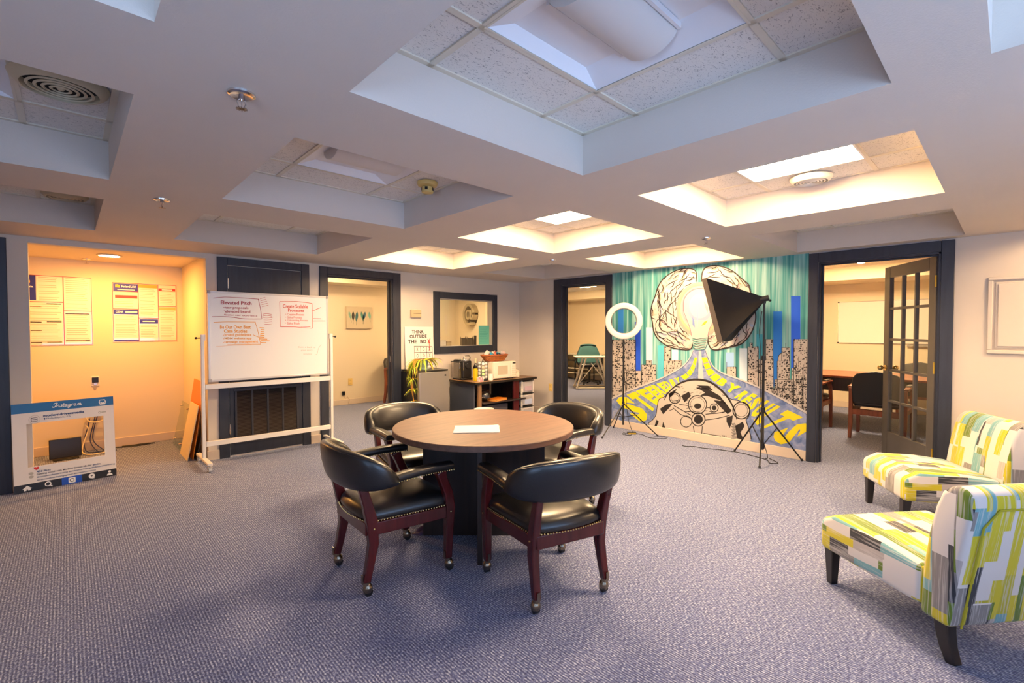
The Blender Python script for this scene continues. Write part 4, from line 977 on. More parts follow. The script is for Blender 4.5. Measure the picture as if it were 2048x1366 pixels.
m = MB(); ribbon(m, [(.79,.30),(.87,.41)], .022, C1); ribbon(m, [(.88,.29),(.79,.41)], .022, C1); ribbon(m, [(.835,.36),(.845,.60)], .02, C1); m.build('red_stroke', paint('d23a20'), cv)
# trailing spider plant
pl = thing('spider_plant', 'trailing yellow green spider plant in pale green pot on fridge', 'plant', (3.47, 5.42, .823))
MB().lathe([(.055, .0), (.062, .01), (.078, .12), (.082, .125), (.076, .125), (.070, .11)], 28).build('pot', mat('celadon', hexc('a9c0ac'), .4, coat=.3), pl, smooth=True)
MB().lathe([(.085, .0), (.092, .008), (.088, .012), (.05, .010)], 28).build('saucer', mat('celadon', hexc('a9c0ac')), pl, smooth=True)
LG = [mat('leaf_lime', hexc('c3cf2a'), .5), mat('leaf_green', hexc('7f9a22'), .5), mat('leaf_straw', hexc('b07a2a'), .6), mat('leaf_yellow', hexc('e0d84a'), .5)]
def leaf(parent, p0, d, L, drop, w, mt):
    p = Vector(p0); N = 9; d = Vector(d).normalized(); pts = []
    for k in range(N):
        t = k/(N-1); pts.append(p + d*L*(t - .25*t*t) + Vector((0, 0, .30*L*t - drop*t*t)))
    g = MB(); side = d.cross(Vector((0,0,1))); side = side.normalized() if side.length > .01 else Vector((1,0,0)); vs = []
    for k, q in enumerate(pts):
        t = k/(N-1); ww = w*(.55+.9*t)*(1-t)**.6 + .0008
        vs += [q - side*ww + Vector((0,0,ww*.35)), q, q + side*ww + Vector((0,0,ww*.35))]
    fs = []
    for k in range(N-1): fs += [(3*k, 3*k+1, 3*k+4, 3*k+3), (3*k+1, 3*k+2, 3*k+5, 3*k+4)]
    g.add(vs, fs); return g.build('leaf', mt, parent, smooth=True, fix=False)
rn = random.Random(3)
for k in range(95):
    a = rn.uniform(0, 2*PI) if k % 3 else rn.uniform(PI*.75, PI*1.5); L = rn.uniform(.18, .34)
    if 3.3 < a < 4.7 and rn.random() < .7: continue
    leaf(pl, (.03*math.cos(a), .03*math.sin(a), .115), (math.cos(a), math.sin(a)*.75, .1), L, rn.uniform(.12, .42) if math.cos(a) < .2 else rn.uniform(.08, .22), rn.uniform(.010, .017), LG[rn.choice((0, 0, 0, 1, 3, 3, 2))])
for q in range(4):
    pts = [(-.04, -.04, .12), (-.15-.02*q, -.10, .14), (-.235, -.14-.01*q, .0), (-.245-.01*q, -.15, -.20), (-.245+.02*q, -.16, -.42-.05*q)]
    cr = []
    P = [Vector(p) for p in pts]
    for i in range(4):
        p0, p1, p2, p3 = (P[min(max(i+k, 0), 4)] for k in (-1, 0, 1, 2))
        for s in range(5): t = s/5; cr.append(.5*((2*p1)+(p2-p0)*t+(2*p0-5*p1+4*p2-p3)*t*t+(3*p1-p0-3*p2+p3)*t**3))
    MB().tube(cr, .004, 6).build('runner', LG[2], pl, smooth=True)
    for c_ in (cr[9], cr[13], cr[16], cr[-1]):
        for k in range(8 if c_ is cr[-1] else 5):
            a = rn.uniform(0, 2*PI); leaf(pl, c_, (math.cos(a), math.sin(a)*.7, rn.uniform(.0, .6)), rn.uniform(.08, .16), rn.uniform(.05, .14), rn.uniform(.006, .009), LG[rn.choice((0, 0, 1, 2, 3))])
# desk
DX0, DX1, DY0, DY1, DZ = 4.0, 5.19, 4.95, 5.60, .64
dk = thing('coffee_desk', 'wood top coffee desk with dark frame beside the mini fridge', 'desk', (0, 0, 0))
MB().box(DX0, DX1, DY0, DY1, DZ-.03, DZ).build('desktop', DESKTOP, dk, bevel=.004); MB().box(DX0-.003, DX1+.003, DY0-.004, DY0+.001, DZ-.031, DZ-.001).build('edge_band', DARKW, dk, bevel=.001); MB().box(DX0-.004, DX0+.001, DY0, DY1, DZ-.031, DZ-.001).build('edge_band', DARKW, dk, bevel=.001)
MB().box(DX0+.03, DX0+.05, DY0+.08, DY1-.02, 0, DZ-.03).build('side_panel', mat('panel_blue_grey', hexc('3c4250'), .5), dk); MB().box(DX0+.08, DX0+.14, DY0+.04, DY0+.075, 0, DZ-.03).build('leg', OAKLEG, dk, bevel=.003)
MB().box(DX0+.16, 4.77, DY1-.04, DY1-.02, .02, DZ-.03).build('back_panel', ESPRESSO, dk); MB().box(4.74, 4.85, DY0+.03, DY0+.06, 0, DZ-.03).build('leg', MAHOG, dk, bevel=.003); MB().box(4.82, 4.85, DY0+.06, DY1-.02, 0, DZ-.03).build('side_panel', ESPRESSO, dk)
MB().box(DX0+.14, 4.97, DY0+.0, DY1-.05, .325, .345).build('shelf', ESPRESSO, dk, bevel=.003)
MB().box(DX0+.18, 4.70, DY0+.12, DY1-.06, .02, .28).build('cubby_box', mat('cubby_grey', hexc('4c4a52'), .6), dk, bevel=.004)
# clear drawer tower
tw = thing('drawer_tower', 'clear plastic drawer tower under the desk end', 'drawer unit', (4.90, DY0+.03, 0))
CLR = NT('frosted_plastic', .35); CLR.b.inputs['Base Color'].default_value = (*hexc('d8d2d4'), 1); CLR.b.inputs['Transmission Weight'].default_value = .35; CLR = CLR.m
for x in (.0, .235):
    for y in (.0, .30): MB().box(x, x+.02, y, y+.02, 0, .60).build('upright', WHITEP, tw)
for k in range(3):
    z = .02 + .195*k
    MB().box(-.002, .258, -.004, .32, z+.175, z+.187).build('rack', BLACK, tw, bevel=.003)
    d = MB().box(.022, .233, -.012, .30, z+.008, z+.165).build('drawer', CLR, tw, bevel=.01)
    MB().box(.055, .20, -.016, -.011, z+.03, z+.10).build('drawer_label', mat(('tag_pink', 'tag_blue', 'tag_mauve')[k], hexc(('d8b8b8', 'b8c4e0', 'c0a8b4')[k]), .6), d)
# microwave
mw = thing('microwave', 'white microwave carrying the snack basket', 'microwave', (4.385, DY0+.085, DZ+.012))
MWM = mat('microwave_white', hexc('efe2cc'), .4); MB().box(0, .44, 0, .33, 0, .245).build('body', MWM, mw, bevel=.008)
d = MB().box(.004, .335, -.018, 0, .008, .238).build('door', MWM, mw, bevel=.008); MB().box(.075, .265, -.021, -.017, .06, .185).build('door_window', mat('mw_window', hexc('c6b79c'), .25), d, bevel=.006)
MB().box(.338, .436, -.016, 0, .008, .238).build('control_panel', MWM, mw, bevel=.006); MB().box(.365, .425, -.018, -.015, .205, .225).build('display', mat('mw_display', hexc('3a3430'), .2), mw)
bt = MB()
for a in range(3):
    for c in range(5): bt.box(.356+.028*a, .376+.028*a, -.0175, -.015, .03+.032*c, .05+.032*c)
bt.build('buttons', mat('mw_btn', hexc('ded0b8'), .5), mw, kind='stuff')
fe = MB()
for x in (.03, .41):
    for y in (.03, .3): fe.cyl((x, y, -.012), (x, y, .001), .012, n=10)
fe.build('feet', BLACK, mw)
# snack basket
sb = thing('wicker_basket', 'oval wicker basket of wrapped snacks on the microwave', 'basket', (4.52, 5.16, DZ+.2575))
WK = [mat('wicker_a', hexc('a85a28'), .6, bump=.3, bscale=90), mat('wicker_b', hexc('c2762e'), .6, bump=.3, bscale=90)]
def ov(a, t): r = .150+.055*t; return (r*1.12*math.cos(a), r*.62*math.sin(a), .012+.075*t)
MB().lathe([(.001, .004), (.150, .004), (.150, .014)], 36, cap0=False, cap1=False, sx=1.12, sy=.62).build('base', WK[0], sb)
for k in range(7):
    t = (k+.5)/7; MB().tube([Vector(ov(2*PI*i/72, t)) + Vector((math.cos(2*PI*i/72), math.sin(2*PI*i/72), 0))*(.004*(1 if (i//2 + k) % 2 else -1)) for i in range(72)], .0062, 6, True).build('woven_strand', WK[k % 2], sb, smooth=True)
for i in range(36): a = 2*PI*(i+.5)/36; MB().tube([ov(a, 0), ov(a, .5), ov(a, 1)], .0035, 5).build('stake', WK[1], sb)
MB().tube([ov(2*PI*i/60, 1.06) for i in range(60)], .010, 8, True).build('rim', WK[0], sb, smooth=True)
SN = [hexc(c) for c in ('e8e2de', '38a8c8', 'f0d0c8', 'd86858', '2f93c0', 'f2ece6', 'e6b8a8', '58c0cc')]
for k in range(18):
    x, y = rn.uniform(-.16, .16), rn.uniform(-.075, .075); z = .085 + .055*(1-(x/.2)**2)*rn.uniform(.4, 1)
    g = MB().grid(lambda u, v: ((u-.5)*.075, (v-.5)*.055, .012*math.sin(PI*v)*math.sin(PI*u)**.5*(1)), 7, 6); g.grid(lambda u, v: ((u-.5)*.075, (v-.5)*.055, -.010*math.sin(PI*v)*math.sin(PI*u)**.5), 7, 6)
    o = g.build('snack_packet', mat('snack_%d' % (k % 8), SN[k % 8], .3), None, smooth=True); o.location = (4.52+x, 5.16+y, DZ+.2575+z); o.rotation_euler = (rn.uniform(-.9, .9), rn.uniform(-.9, .9), rn.uniform(0, 6))
    tag(o, 'crinkled wrapped snack packet heaped in the wicker basket', 'snack packet', 'snack packets in the basket')
# single serve coffee maker
km = thing('coffee_maker', 'black pod coffee maker with silver handle and water tank', 'coffee maker', (4.015, 5.30, DZ), R(-4))
MB().box(.03, .20, 0, .26, 0, .025).build('base', BLACK, km, bevel=.008)
b = MB().prism([(.03, .025), (.17, .025), (.17, .20), (.26, .20), (.26, .025), (.265, .025), (.265, .265), (.24, .285), (.06, .285), (.025, .255), (.02, .16), (.03, .15)], lambda u, v, d: (d, u, v), .035, .195)
b = MB(); b.box(.035, .195, .10, .26, .025, .285); b.box(.038, .192, .004, .10, .024, .275); b.build('body', mat('maker_black', (.014, .013, .014), .3), km, bevel=.018, seg=3)
MB().box(.05, .18, -.012, .006, .018, .03).build('drip_tray', mat('tray_metal', (.05, .05, .05), .4, .8), km, bevel=.003); MB().cyl((.115, .004, .20), (.115, -.014, .20), .04, .034, 20).build('brew_head', BLACK, km, smooth=True)
MB().lathe([(.045, .0), (.060, .012), (.058, .03), (.03, .036)], 24, (.115, .06, .262)).build('lid', mat('maker_silver', (.45, .42, .40), .3, .8), km, smooth=True)
MB().tube([(.055, .04, .275), (.058, .02, .32), (.085, .01, .345), (.145, .01, .345), (.172, .02, .32), (.175, .04, .275)], .008, 8).build('handle', CHROME, km, smooth=True)
MB().box(.0, .033, .04, .26, .02, .25).build('water_tank', glass_mat('tank', (.80, .76, .72), .2), km, bevel=.006); MB().box(-.002, .035, .035, .265, .25, .262).build('tank_lid', BLACK, km, bevel=.003)
MB().box(.038, .042, -.002, .0, .14, .26).build('side_strip', CHROME, km); MB().box(.188, .192, -.002, .0, .14, .26).build('side_strip', CHROME, km)
# yellow carton, bottle, pink cup, pod carousel, mugs
yc = thing('yellow_carton', 'slim yellow carton beside the coffee maker', 'carton', (4.155, 5.13, DZ), R(-5)); MB().box(-.02, .035, 0, .05, 0, .155).build('carton_body', mat('carton_yellow', hexc('e8c81c'), .5), yc, bevel=.003); MB().box(-.018, .033, .012, .038, .155, .172).build('carton_fold', mat('carton_yellow', hexc('e8c81c')), yc)
wb_ = thing('wine_bottle', 'dark wine bottle behind the yellow carton', 'bottle', (4.262, 5.275, DZ)); MB().lathe([(.034, 0), (.037, .005), (.037, .17), (.030, .195), (.014, .225), (.0135, .26)], 24).build('glass_body', mat('bottle_dark', (.012, .010, .010), .08, coat=.5), wb_, smooth=True)
MB().lathe([(.0152, .238), (.0152, .30), (.012, .302)], 18).build('foil_cap', mat('foil_cream', hexc('d8c8a0'), .35), wb_, smooth=True); MB().lathe([(.0375, .05), (.0375, .12)], 24, cap0=False, cap1=False).build('bottle_label', mat('label_dark', hexc('4a3a3a'), .6), wb_, smooth=True)
pk = thing('pink_packet_bundle', 'pink and white sweetener packets before the wine bottle', 'sweeteners', (4.14, 5.03, DZ))
for k in range(7): MB().obox((.012*k-.03, .004*(k % 3), .028), (.008, .05, .055), Matrix.Rotation(R(8*((k*5) % 4-1.5)), 3, 'Y')).build('sweetener', mat(('swt_pink', 'swt_white')[k % 3 == 0], hexc(('e8889c', 'efe6e0')[k % 3 == 0]), .6), pk)
ca = thing('pod_carousel', 'wire coffee pod carousel filled with pale lidded pods', 'pod holder', (4.235, 5.085, DZ), R(12))
MB().lathe([(.060, 0), (.064, .004), (.064, .012), (.058, .016)], 28).build('base', BLACK, ca, smooth=True)
fm = MB(); fm.cyl((0,0,.016), (0,0,.285), .004, n=8); fm.ball((0,0,.29), .008, 8, 6)
for k in range(4):
    a = PI/2*k + PI/4
    for s in (-.024, .024): fm.tube([(.045*math.cos(a)-s*math.sin(a), .045*math.sin(a)+s*math.cos(a), .016), (.062*math.cos(a)-s*math.sin(a), .062*math.sin(a)+s*math.cos(a), .03), (.062*math.cos(a)-s*math.sin(a), .062*math.sin(a)+s*math.cos(a), .26), (0, 0, .272)], .002, 5)
fm.build('wire_frame', BLACKM, ca, smooth=True)
PC = [hexc(c) for c in ('c8d89c', 'e0dcc4', 'd8b898', 'b4d088', 'e6e2d8')]
for k in range(4):
    a = PI/2*k + PI/4; dx, dy = math.cos(a), math.sin(a)
    for r in range(5):
        z = .048+.049*r
        p = MB().cyl((.030*dx, .030*dy, z), (.066*dx, .066*dy, z), .016, .021, 16).build('coffee_pod', mat('pod_cup', hexc('e8e4dc'), .5), ca, smooth=True)
        MB().cyl((.066*dx, .066*dy, z), (.068*dx, .068*dy, z), .0235, n=18).build('pod_lid', mat('pod_lid_%d' % ((k*3+r*2) % 5), PC[(k*3+r*2) % 5], .4), p, smooth=True)
        MB().tube([(.069*dx - .0235*math.cos(b_)*dy, .069*dy + .0235*math.cos(b_)*dx, z+.0235*math.sin(b_)) for b_ in [2*PI*i/18 for i in range(18)]], .0017, 5, True).build('pod_ring', BLACKM, p, smooth=True)
def mug(x, y, label, rz):
    t = thing('mug', label, 'mug', (x, y, DZ), rz, 'white mugs'); MB().lathe([(.028, 0), (.036, .004), (.037, .09), (.034, .09), (.033, .008), (.001, .007)], 24, cap1=False).build('cup', WHITEP, t, smooth=True)
    MB().tube([(.036, 0, .072), (.055, 0, .068), (.060, 0, .045), (.052, 0, .025), (.036, 0, .022)], .005, 8).build('handle', WHITEP, t, smooth=True)
mug(4.325, 5.15, 'white mug half behind the pod carousel', 2.6); mug(4.335, 5.03, 'white mug just left of the microwave front', -1.2)
jr = thing('glass_jar', 'small clear jar right of the microwave', 'jar', (4.90, DY0+.14, DZ)); MB().lathe([(.035, 0), (.045, .01), (.045, .07), (.035, .085)], 20).build('jar_body', mat('jar_cream', hexc('e2d4bc'), .2), jr, smooth=True); MB().lathe([(.050, .085), (.052, .092), (.030, .105), (.010, .125), (.012, .135), (.001, .138)], 20, cap1=False).build('jar_lid', mat('jar_cream', hexc('e2d4bc')), jr, smooth=True)
# fish bowl and orange book on the shelf, white bowl below
fb = thing('glass_bowl', 'round clear glass bowl on the dark desk shelf', 'bowl', (4.29, DY0+.16, .3455)); g = MB(); g.lathe([(.045, .002), (.075, .02), (.092, .06), (.088, .10), (.066, .135), (.056, .145), (.066, .16)], 28, cap1=False)
o = g.build('bowl_glass', glass_mat('bowl_glass', (.72, .70, .66), .16), fb, smooth=True)
bk = thing('orange_book', 'orange hardcover book lying on the dark desk shelf', 'book', (4.475, DY0+.10, .3455), R(12)); OC = mat('book_orange', hexc('e0801c'), .5)
MB().box(-.13, .13, -.085, .085, 0, .004).build('cover', OC, bk, bevel=.001); MB().box(-.127, .126, -.08, .08, .004, .024).build('pages', mat('book_pages', hexc('d8a050'), .8), bk); MB().box(-.13, .13, -.085, .085, .024, .028).build('cover', OC, bk, bevel=.001)
wbk = thing('waste_basket', 'white round waste basket behind the round table edge', 'waste basket', (3.96, 4.73, 0))
MB().lathe([(.09, .004), (.10, .0), (.128, .31), (.134, .318), (.126, .318), (.121, .31), (.095, .012), (.001, .010)], 32, cap1=False).build('bin_body', mat('bowl_white', hexc('e6e2de'), .3), wbk, smooth=True)
# ================================================================== MURAL (flat paint on the wall, traced to the wall plane)
mu = thing('mural', 'wall mural of brain, light bulb, skyline and yellow lettered road', 'mural', (0, 0, 0))
MY0, MY1, MZ0, MZ1 = 1.436, 3.828, .105, H-.002
def ML(k):                       # layer k, in the plane's own coordinates
    x = XM - .0010 - .0007*k
    def f(px, py):
        p = at(px, py, 'x', XM); return (x, min(max(p.y, MY0), MY1), min(max(p.z, MZ0), MZ1))
    return f
def mpaint(h, f=.62):
    c = hexc(h); return mat('mural_%s' % h, tuple(x*f for x in c), .6)
def A3(k): g = ML(k); return lambda u, v: g(1200+u/4.553, 500+v/4.553)      # upper crop
def A4(k): g = ML(k); return lambda u, v: g(1200+u/4.6545, 680+v/4.6545)    # lower crop
def a43(p): return (p[0]/4.6545*4.553, (180+p[1]/4.6545)*4.553)             # lower crop -> upper crop coords
g = NT('mural_sky', .6); v = g.obj()
n1 = g.noise(g.map(v, (1, 14, .55)), 1.3, 4, .3); n2 = g.noise(g.map(v, (1, 40, .8)), 1.0, 3, .2)
c = g.ramp(n1, [(.28, hexc('14505c')), (.40, hexc('1f7c7c')), (.50, hexc('4a9c98')), (.60, hexc('9cc8c2')), (.72, hexc('3f8890'))])
c2 = g.ramp(n2, [(.30, hexc('1d5560')), (.46, hexc('469a94')), (.62, hexc('b8d8d2'))]); g.col(g.mix(.42, c, c2))
MB().box(XM-.001, XM-.0002, MY0, MY1, MZ0, MZ1).build('painted_sky', g.m, mu)
# coloured bars
bars = [('2a86dc', 163,530,215,790), ('1450d8', 318,655,370,1230), ('d3e2f6', 420,705,480,1180), ('58c4d6', 525,870,580,1190), ('bcd6f6', 655,908,713,1080), ('9cc4f2', 1145,932,1220,1080), ('d8ecf6', 1270,895,1340,1240), ('45b0c4', 1425,767,1480,1010), ('1478d6', 1578,560,1660,1240), ('0e60ea', 1740,420,1825,1090)]
for c, a, b_, c_, d_ in bars: rect(MB(), (a, c_, b_, d_), A3(1)).build('colour_bar', mpaint(c, .85), mu)
# skyline
BEI = mpaint('e6d8c8'); INKB = mpaint('2a221f')
rn2 = random.Random(11)
bld = [(112,815,325,1366),(240,1100,375,1366),(380,1045,512,1300),(420,1005,470,1060),(585,880,645,1010),(582,1005,745,1170),(1155,1065,1240,1230),(1345,880,1445,1260),(1365,845,1390,890),(1510,812,1575,1000),(1440,995,1580,1320),(1655,890,1728,1010),(1615,1010,1728,1366),(1590,1180,1760,1366),(1765,812,1905,1500),(1745,1075,1850,1480),(1560,1260,1760,1480),(1840,1180,1905,1560)]
im = MB()
for kb, (a, b_, c_, d_) in enumerate(bld):
    rect(MB(), (a, c_, b_, d_), A3(2+.03*kb)).build('skyline_building', BEI, mu)
    ribbon(im, [(a, d_), (a, b_), (c_, b_), (c_, d_)], 5, A3(3))
    nx = max(2, int((c_-a)/17)); nz = max(2, int((d_-b_)/19))
    for i in range(nx):
        for j in range(nz):
            if rn2.random() < .40: continue
            x, z = a+(c_-a)*(i+.5)/nx, b_+(d_-b_)*(j+.5)/nz; w_, h_ = rn2.uniform(3, 10), rn2.uniform(3, 10); x += rn2.uniform(-5, 5); z += rn2.uniform(-5, 5)
            if rn2.random() < .25: w_, h_ = rn2.uniform(1.5, 3), rn2.uniform(9, 15)
            poly(im, [(x-w_, z-h_*.6), (x+w_*rn2.uniform(.6, 1), z-h_), (x+w_, z+h_*.7), (x-w_*.8, z+h_)], A3(3))
poly(MB(), spline([(1625,1010),(1632,960),(1675,935),(1715,965),(1722,1010)]), A3(2.6)).build('skyline_dome', BEI, mu); ribbon(im, spline([(1622,1012),(1630,960),(1675,932),(1718,965),(1726,1012)]), 6, A3(3)); ribbon(im, [(1692,890), (1692,850)], 4, A3(3)); ribbon(im, [(1155,1065), (1155,1020)], 4, A3(3))
im.build('skyline_ink', INKB, mu)
# road
e4L = [(110,548),(250,480),(420,415),(560,360),(680,300),(780,235),(840,160),(868,90)]; e4R = [(985,90),(1010,160),(1060,250),(1150,310),(1300,365),(1480,440),(1660,530),(1800,605),(1945,690)]
EL = spline([a43(p) for p in e4L]); ER = spline([a43(p) for p in e4R])
bot = [a43(p) for p in [(1945,1060),(1400,960),(900,870),(450,800),(105,755)]]
gr = NT('mural_road'); gr.col(gr.ramp(gr.noise(gr.map(gr.obj(), (1, 3, 3)), 3, 4, 1.5), [(.34, hexc('5a70a0')), (.52, hexc('808fb8')), (.68, hexc('a0a4c0'))]))
rm = MB(); n = len(EL); m_ = len(ER); K = 40
def samp(P, t): f = t*(len(P)-1); i = min(int(f), len(P)-2); q = f-i; return (P[i][0]*(1-q)+P[i+1][0]*q, P[i][1]*(1-q)+P[i+1][1]*q)
BL = [a43((105, 765)), a43((500, 815)), a43((925, 880))]; BR = [a43((925, 880)), a43((1400, 975)), a43((1945, 1075))]
for P, Bt, rev in ((EL, BL, 0), (ER, BR, 1)):
    top = [samp(P, k/K) for k in range(K+1)]
    if rev: mid = [(a43((930, 90))[0], t_[1]) if t_[1] < 1 else None for t_ in top]
    bt_ = [(t_[0], max(t_[1]+1, (samp(Bt, (k/K) if rev else k/K)[1]))) for k, t_ in enumerate(top)]
    rm.add([A3(4)(*p) for p in top] + [A3(4)(*p) for p in bt_], [(k, k+1, K+2+k, K+1+k) for k in range(K)])
poly(rm, [samp(EL, 1), samp(ER, 0), a43((985, 880)), a43((868, 880))], A3(4))
rm.build('painted_road', gr.m, mu)
wm = MB(); ribbon(wm, [(x, y) for x, y in EL], [16-11*k/(len(EL)-1) for k in range(len(EL))], A3(5)); ribbon(wm, ER, [5+14*k/(len(ER)-1) for k in range(len(ER))], A3(5))
poly(wm, [a43(p) for p in [(922,95),(942,95),(968,380),(915,380)]], A3(5)); wm.build('road_edge', mpaint('f2ece6'), mu)
ik = MB(); ribbon(ik, [(x+2, y+10) for x, y in EL], 3, A3(5)); ribbon(ik, [(x-2, y+11) for x, y in ER], 3, A3(5)); ribbon(ik, [a43((915,110)), a43((908,380))], 2, A3(6)); ik.build('road_line', mpaint('4a4a5c'), mu)
# yellow road lettering, each letter laid between two traced rails
YEL = mpaint('f2dc10', .95); ym = MB()
LT = [(108,555),(245,512),(330,478),(410,446),(470,424),(525,408),(575,392),(625,374),(662,362),(715,352)]; LB = [(400,790),(470,690),(530,612),(566,566),(592,528),(622,492),(650,462),(672,442),(700,425),(752,392)]
RT = [(1150,352),(1250,402),(1330,440),(1330,440),(1400,478),(1480,505),(1560,548),(1640,598),(1735,645),(1800,672),(1900,722),(1945,748)]
def letter(ch, t0, t1, b0, b1, lay=5):
    f = A4(lay)
    tmp = text_mb(ch, lambda x, y: (x, y, 0), 1, 0, .06)
    xs = [v[0] for v in tmp.v]; ys = [v[1] for v in tmp.v]; a0, a1, c0, c1 = min(xs), max(xs), min(ys), max(ys); vs = []
    for v in tmp.v:
        u, w = .04+.92*(v[0]-a0)/(a1-a0), (v[1]-c0)/(c1-c0)
        T = (t0[0]*(1-u)+t1[0]*u, t0[1]*(1-u)+t1[1]*u); B = (b0[0]*(1-u)+b1[0]*u, b0[1]*(1-u)+b1[1]*u)
        vs.append(f(B[0]*(1-w)+T[0]*w, B[1]*(1-w)+T[1]*w))
    ym.add(vs, tmp.f)
for k, c in enumerate('STEERED'): letter(c, LT[k], LT[k+1], LB[k], LB[k+1])
letter('B', (640,372), (682,358), (682,440), (712,416)); letter('Y', (688,356), (740,342), (718,412), (755,388))
for k, (a, b_, c_, d_) in enumerate([((752,338),(800,312),(790,372),(835,340)), ((806,308),(838,268),(842,336),(868,300)), ((842,262),(862,222),(872,296),(888,250)), ((866,215),(882,165),(890,244),(908,165))]): poly(ym, [a, b_, d_, c_], A4(5))
for a, b_, c_, d_ in [((998,162),(1012,205),(946,165),(962,215)), ((1014,212),(1036,258),(964,222),(982,272)), ((1040,266),(1075,306),(986,280),(1012,338)), ((1082,312),(1130,344),(1020,346),(1068,392))]: poly(ym, [a, b_, d_, c_], A4(5))
letter('B', (1140,350), (1205,384), (1075,396), (1140,440)); letter('Y', (1212,388), (1325,440), (1150,446), (1245,520))
for c, t0, t1, b0, b1 in [('R', (1345,470), (1415,490), (1245,535), (1305,560)), ('E', (1422,494), (1470,516), (1310,566), (1345,615)), ('S', (1478,520), (1545,550), (1350,622), (1390,672)), ('U', (1552,556), (1640,600), (1396,680), (1425,735)), ('L', (1648,606), (1730,642), (1430,742), (1465,795)), ('T', (1740,648), (1900,722), (1470,800), (1540,845)), ('S', (1945,745), (1946,850), (1580,860), (1680,1010))]: letter(c, t0, t1, b0, b1)
ym.build('yellow_lettering', YEL, mu)
# brain lobes
LOB1 = spline([(875,290),(878,205),(835,172),(745,173),(660,205),(580,262),(530,340),(505,420),(475,500),(466,580),(480,660),(492,740),(530,808),(590,858),(660,890),(740,905),(800,908),(838,888),(848,800),(830,720),(800,620),(820,480),(860,380)], 6, True)
LOB2 = spline([(930,290),(935,205),(970,158),(1050,143),(1140,160),(1220,200),(1290,260),(1350,312),(1368,370),(1395,470),(1420,600),(1405,690),(1375,760),(1330,820),(1280,860),(1200,880),(1130,896),(1060,910),(1010,893),(985,830),(992,740),(1030,600),(1010,470),(960,380)], 6, True)
gb = NT('mural_brain'); gb.col(gb.ramp(gb.noise(gb.map(gb.obj(), (1, 3, 3)), 3.2, 3, .8), [(.30, hexc('a8b6d0')), (.42, hexc('c2b9b0')), (.56, hexc('cabfb4')), (.64, hexc('c8a898')), (.74, hexc('b898ac'))]))
bm_ = MB(); poly(bm_, LOB1, A3(7)); poly(bm_, LOB2, A3(7)); bm_.build('painted_brain', gb.m, mu)
im = MB(); ribbon(im, LOB1[:-22], 10, A3(8)); ribbon(im, LOB2[:-20], 12, A3(8))
def inside(p, P):
    c = False; j = len(P)-1
    for i in range(len(P)):
        if (P[i][1] > p[1]) != (P[j][1] > p[1]) and p[0] < (P[j][0]-P[i][0])*(p[1]-P[i][1])/(P[j][1]-P[i][1])+P[i][0]: c = not c
        j = i
    return c
soft = MB(); rb = random.Random(21)
for P, cx, cy in ((LOB1, 690, 540), (LOB2, 1200, 540)):
    done = 0; tries = 0; starts = []
    while done < 74 and tries < 2500:
        tries += 1; x, y = rb.uniform(460, 1425), rb.uniform(140, 915)
        if not inside((x, y), P) or (x-915)**2/215**2 + (y-540)**2/250**2 < 1: continue
        if any((x-q[0])**2+(y-q[1])**2 < 36**2 for q in starts): continue
        starts.append((x, y)); a = math.atan2(y-540, x-915) + PI/2 + rb.uniform(-.45, .45); L = rb.uniform(80, 190); pts = [(x, y)]; bend = rb.uniform(-.03, .03)
        for k in range(int(L/9)):
            a += bend + .34*math.sin(k*.85+x); x += 9*math.cos(a); y += 9*math.sin(a)
            if not inside((x, y), P): break
            pts.append((x, y))
        if len(pts) > 4:
            wv = [1.8+6.4*math.sin(PI*i/(len(pts)-1)) for i in range(len(pts))]; ribbon(im, pts, wv, A3(8)); done += 1
            if done % 3 == 0: ribbon(MB(), [(q[0]+7, q[1]+9) for q in pts[1:-1]], 12, A3(7.5)).build('brain_tint', mpaint(('dcb6b4', 'b8c4e0', 'd8c09c')[done % 9//3]), mu)
im.build('brain_outline', mpaint('33261f', 1), mu)
# bulb with painted halo
ringc = ['e2d6c4', 'f0e6b4', 'f2ead8', 'eec8d4', 'f6eeea', 'e2c8ec', 'fff8f2']
for k, (c, rx, ry) in enumerate(zip(ringc, (215, 195, 178, 166, 154, 120, 96), (250, 226, 205, 190, 178, 140, 112))): poly(MB(), circ(912, 545-6*k, rx, ry, 48), A3(9+k*.5)).build('bulb_glow', mpaint(c, .46+.02*k), mu)
nb = MB(); poly(nb, [(790,640),(1030,640),(1000,720),(985,790),(838,790),(822,720)], A3(12.5)); nb.build('bulb_neck', mpaint('f6eee6', .52), mu)
m = MB()
for a, w_ in (([(765,560),(770,450),(830,375),(915,350),(1000,378),(1055,455),(1060,560)], 9), ([(765,560),(800,650),(825,720),(838,785)], 6), ([(1060,560),(1030,660),(1000,720),(985,785)], 6)): ribbon(m, spline(a), w_, A3(13))
m.build('bulb_outline', mpaint('c88a9c'), mu)
for c, a in (('f0d040', [(925,690),(950,655),(985,640),(960,680)]), ('8aa0e8', [(845,600),(862,650),(868,710),(845,680)]), ('e0c0ee', [(880,540),(905,470),(900,600),(890,720)]), ('f2b8cc', [(950,470),(990,520),(985,580),(960,520)]), ('cfe6c0', [(1040,640),(1060,600),(1075,660),(1050,690)])): poly(MB(), a, A3(13)).build('bulb_tint', mpaint(c), mu)
m = MB(); poly(m, [(838,790),(985,790),(978,850),(960,895),(915,912),(868,898),(845,850)], A3(13)); m.build('bulb_socket', mpaint('cfe2dc'), mu)
m = MB(); im = MB()
for k in range(5): ribbon(im, spline([(842+3*k, 800+22*k), (880, 812+22*k), (930, 806+21*k), (978-4*k, 800+22*k)]), 5, A3(13.6)); ribbon(m, spline([(846+3*k, 811+22*k), (900, 820+22*k), (972-4*k, 811+22*k)]), 7, A3(13.5))
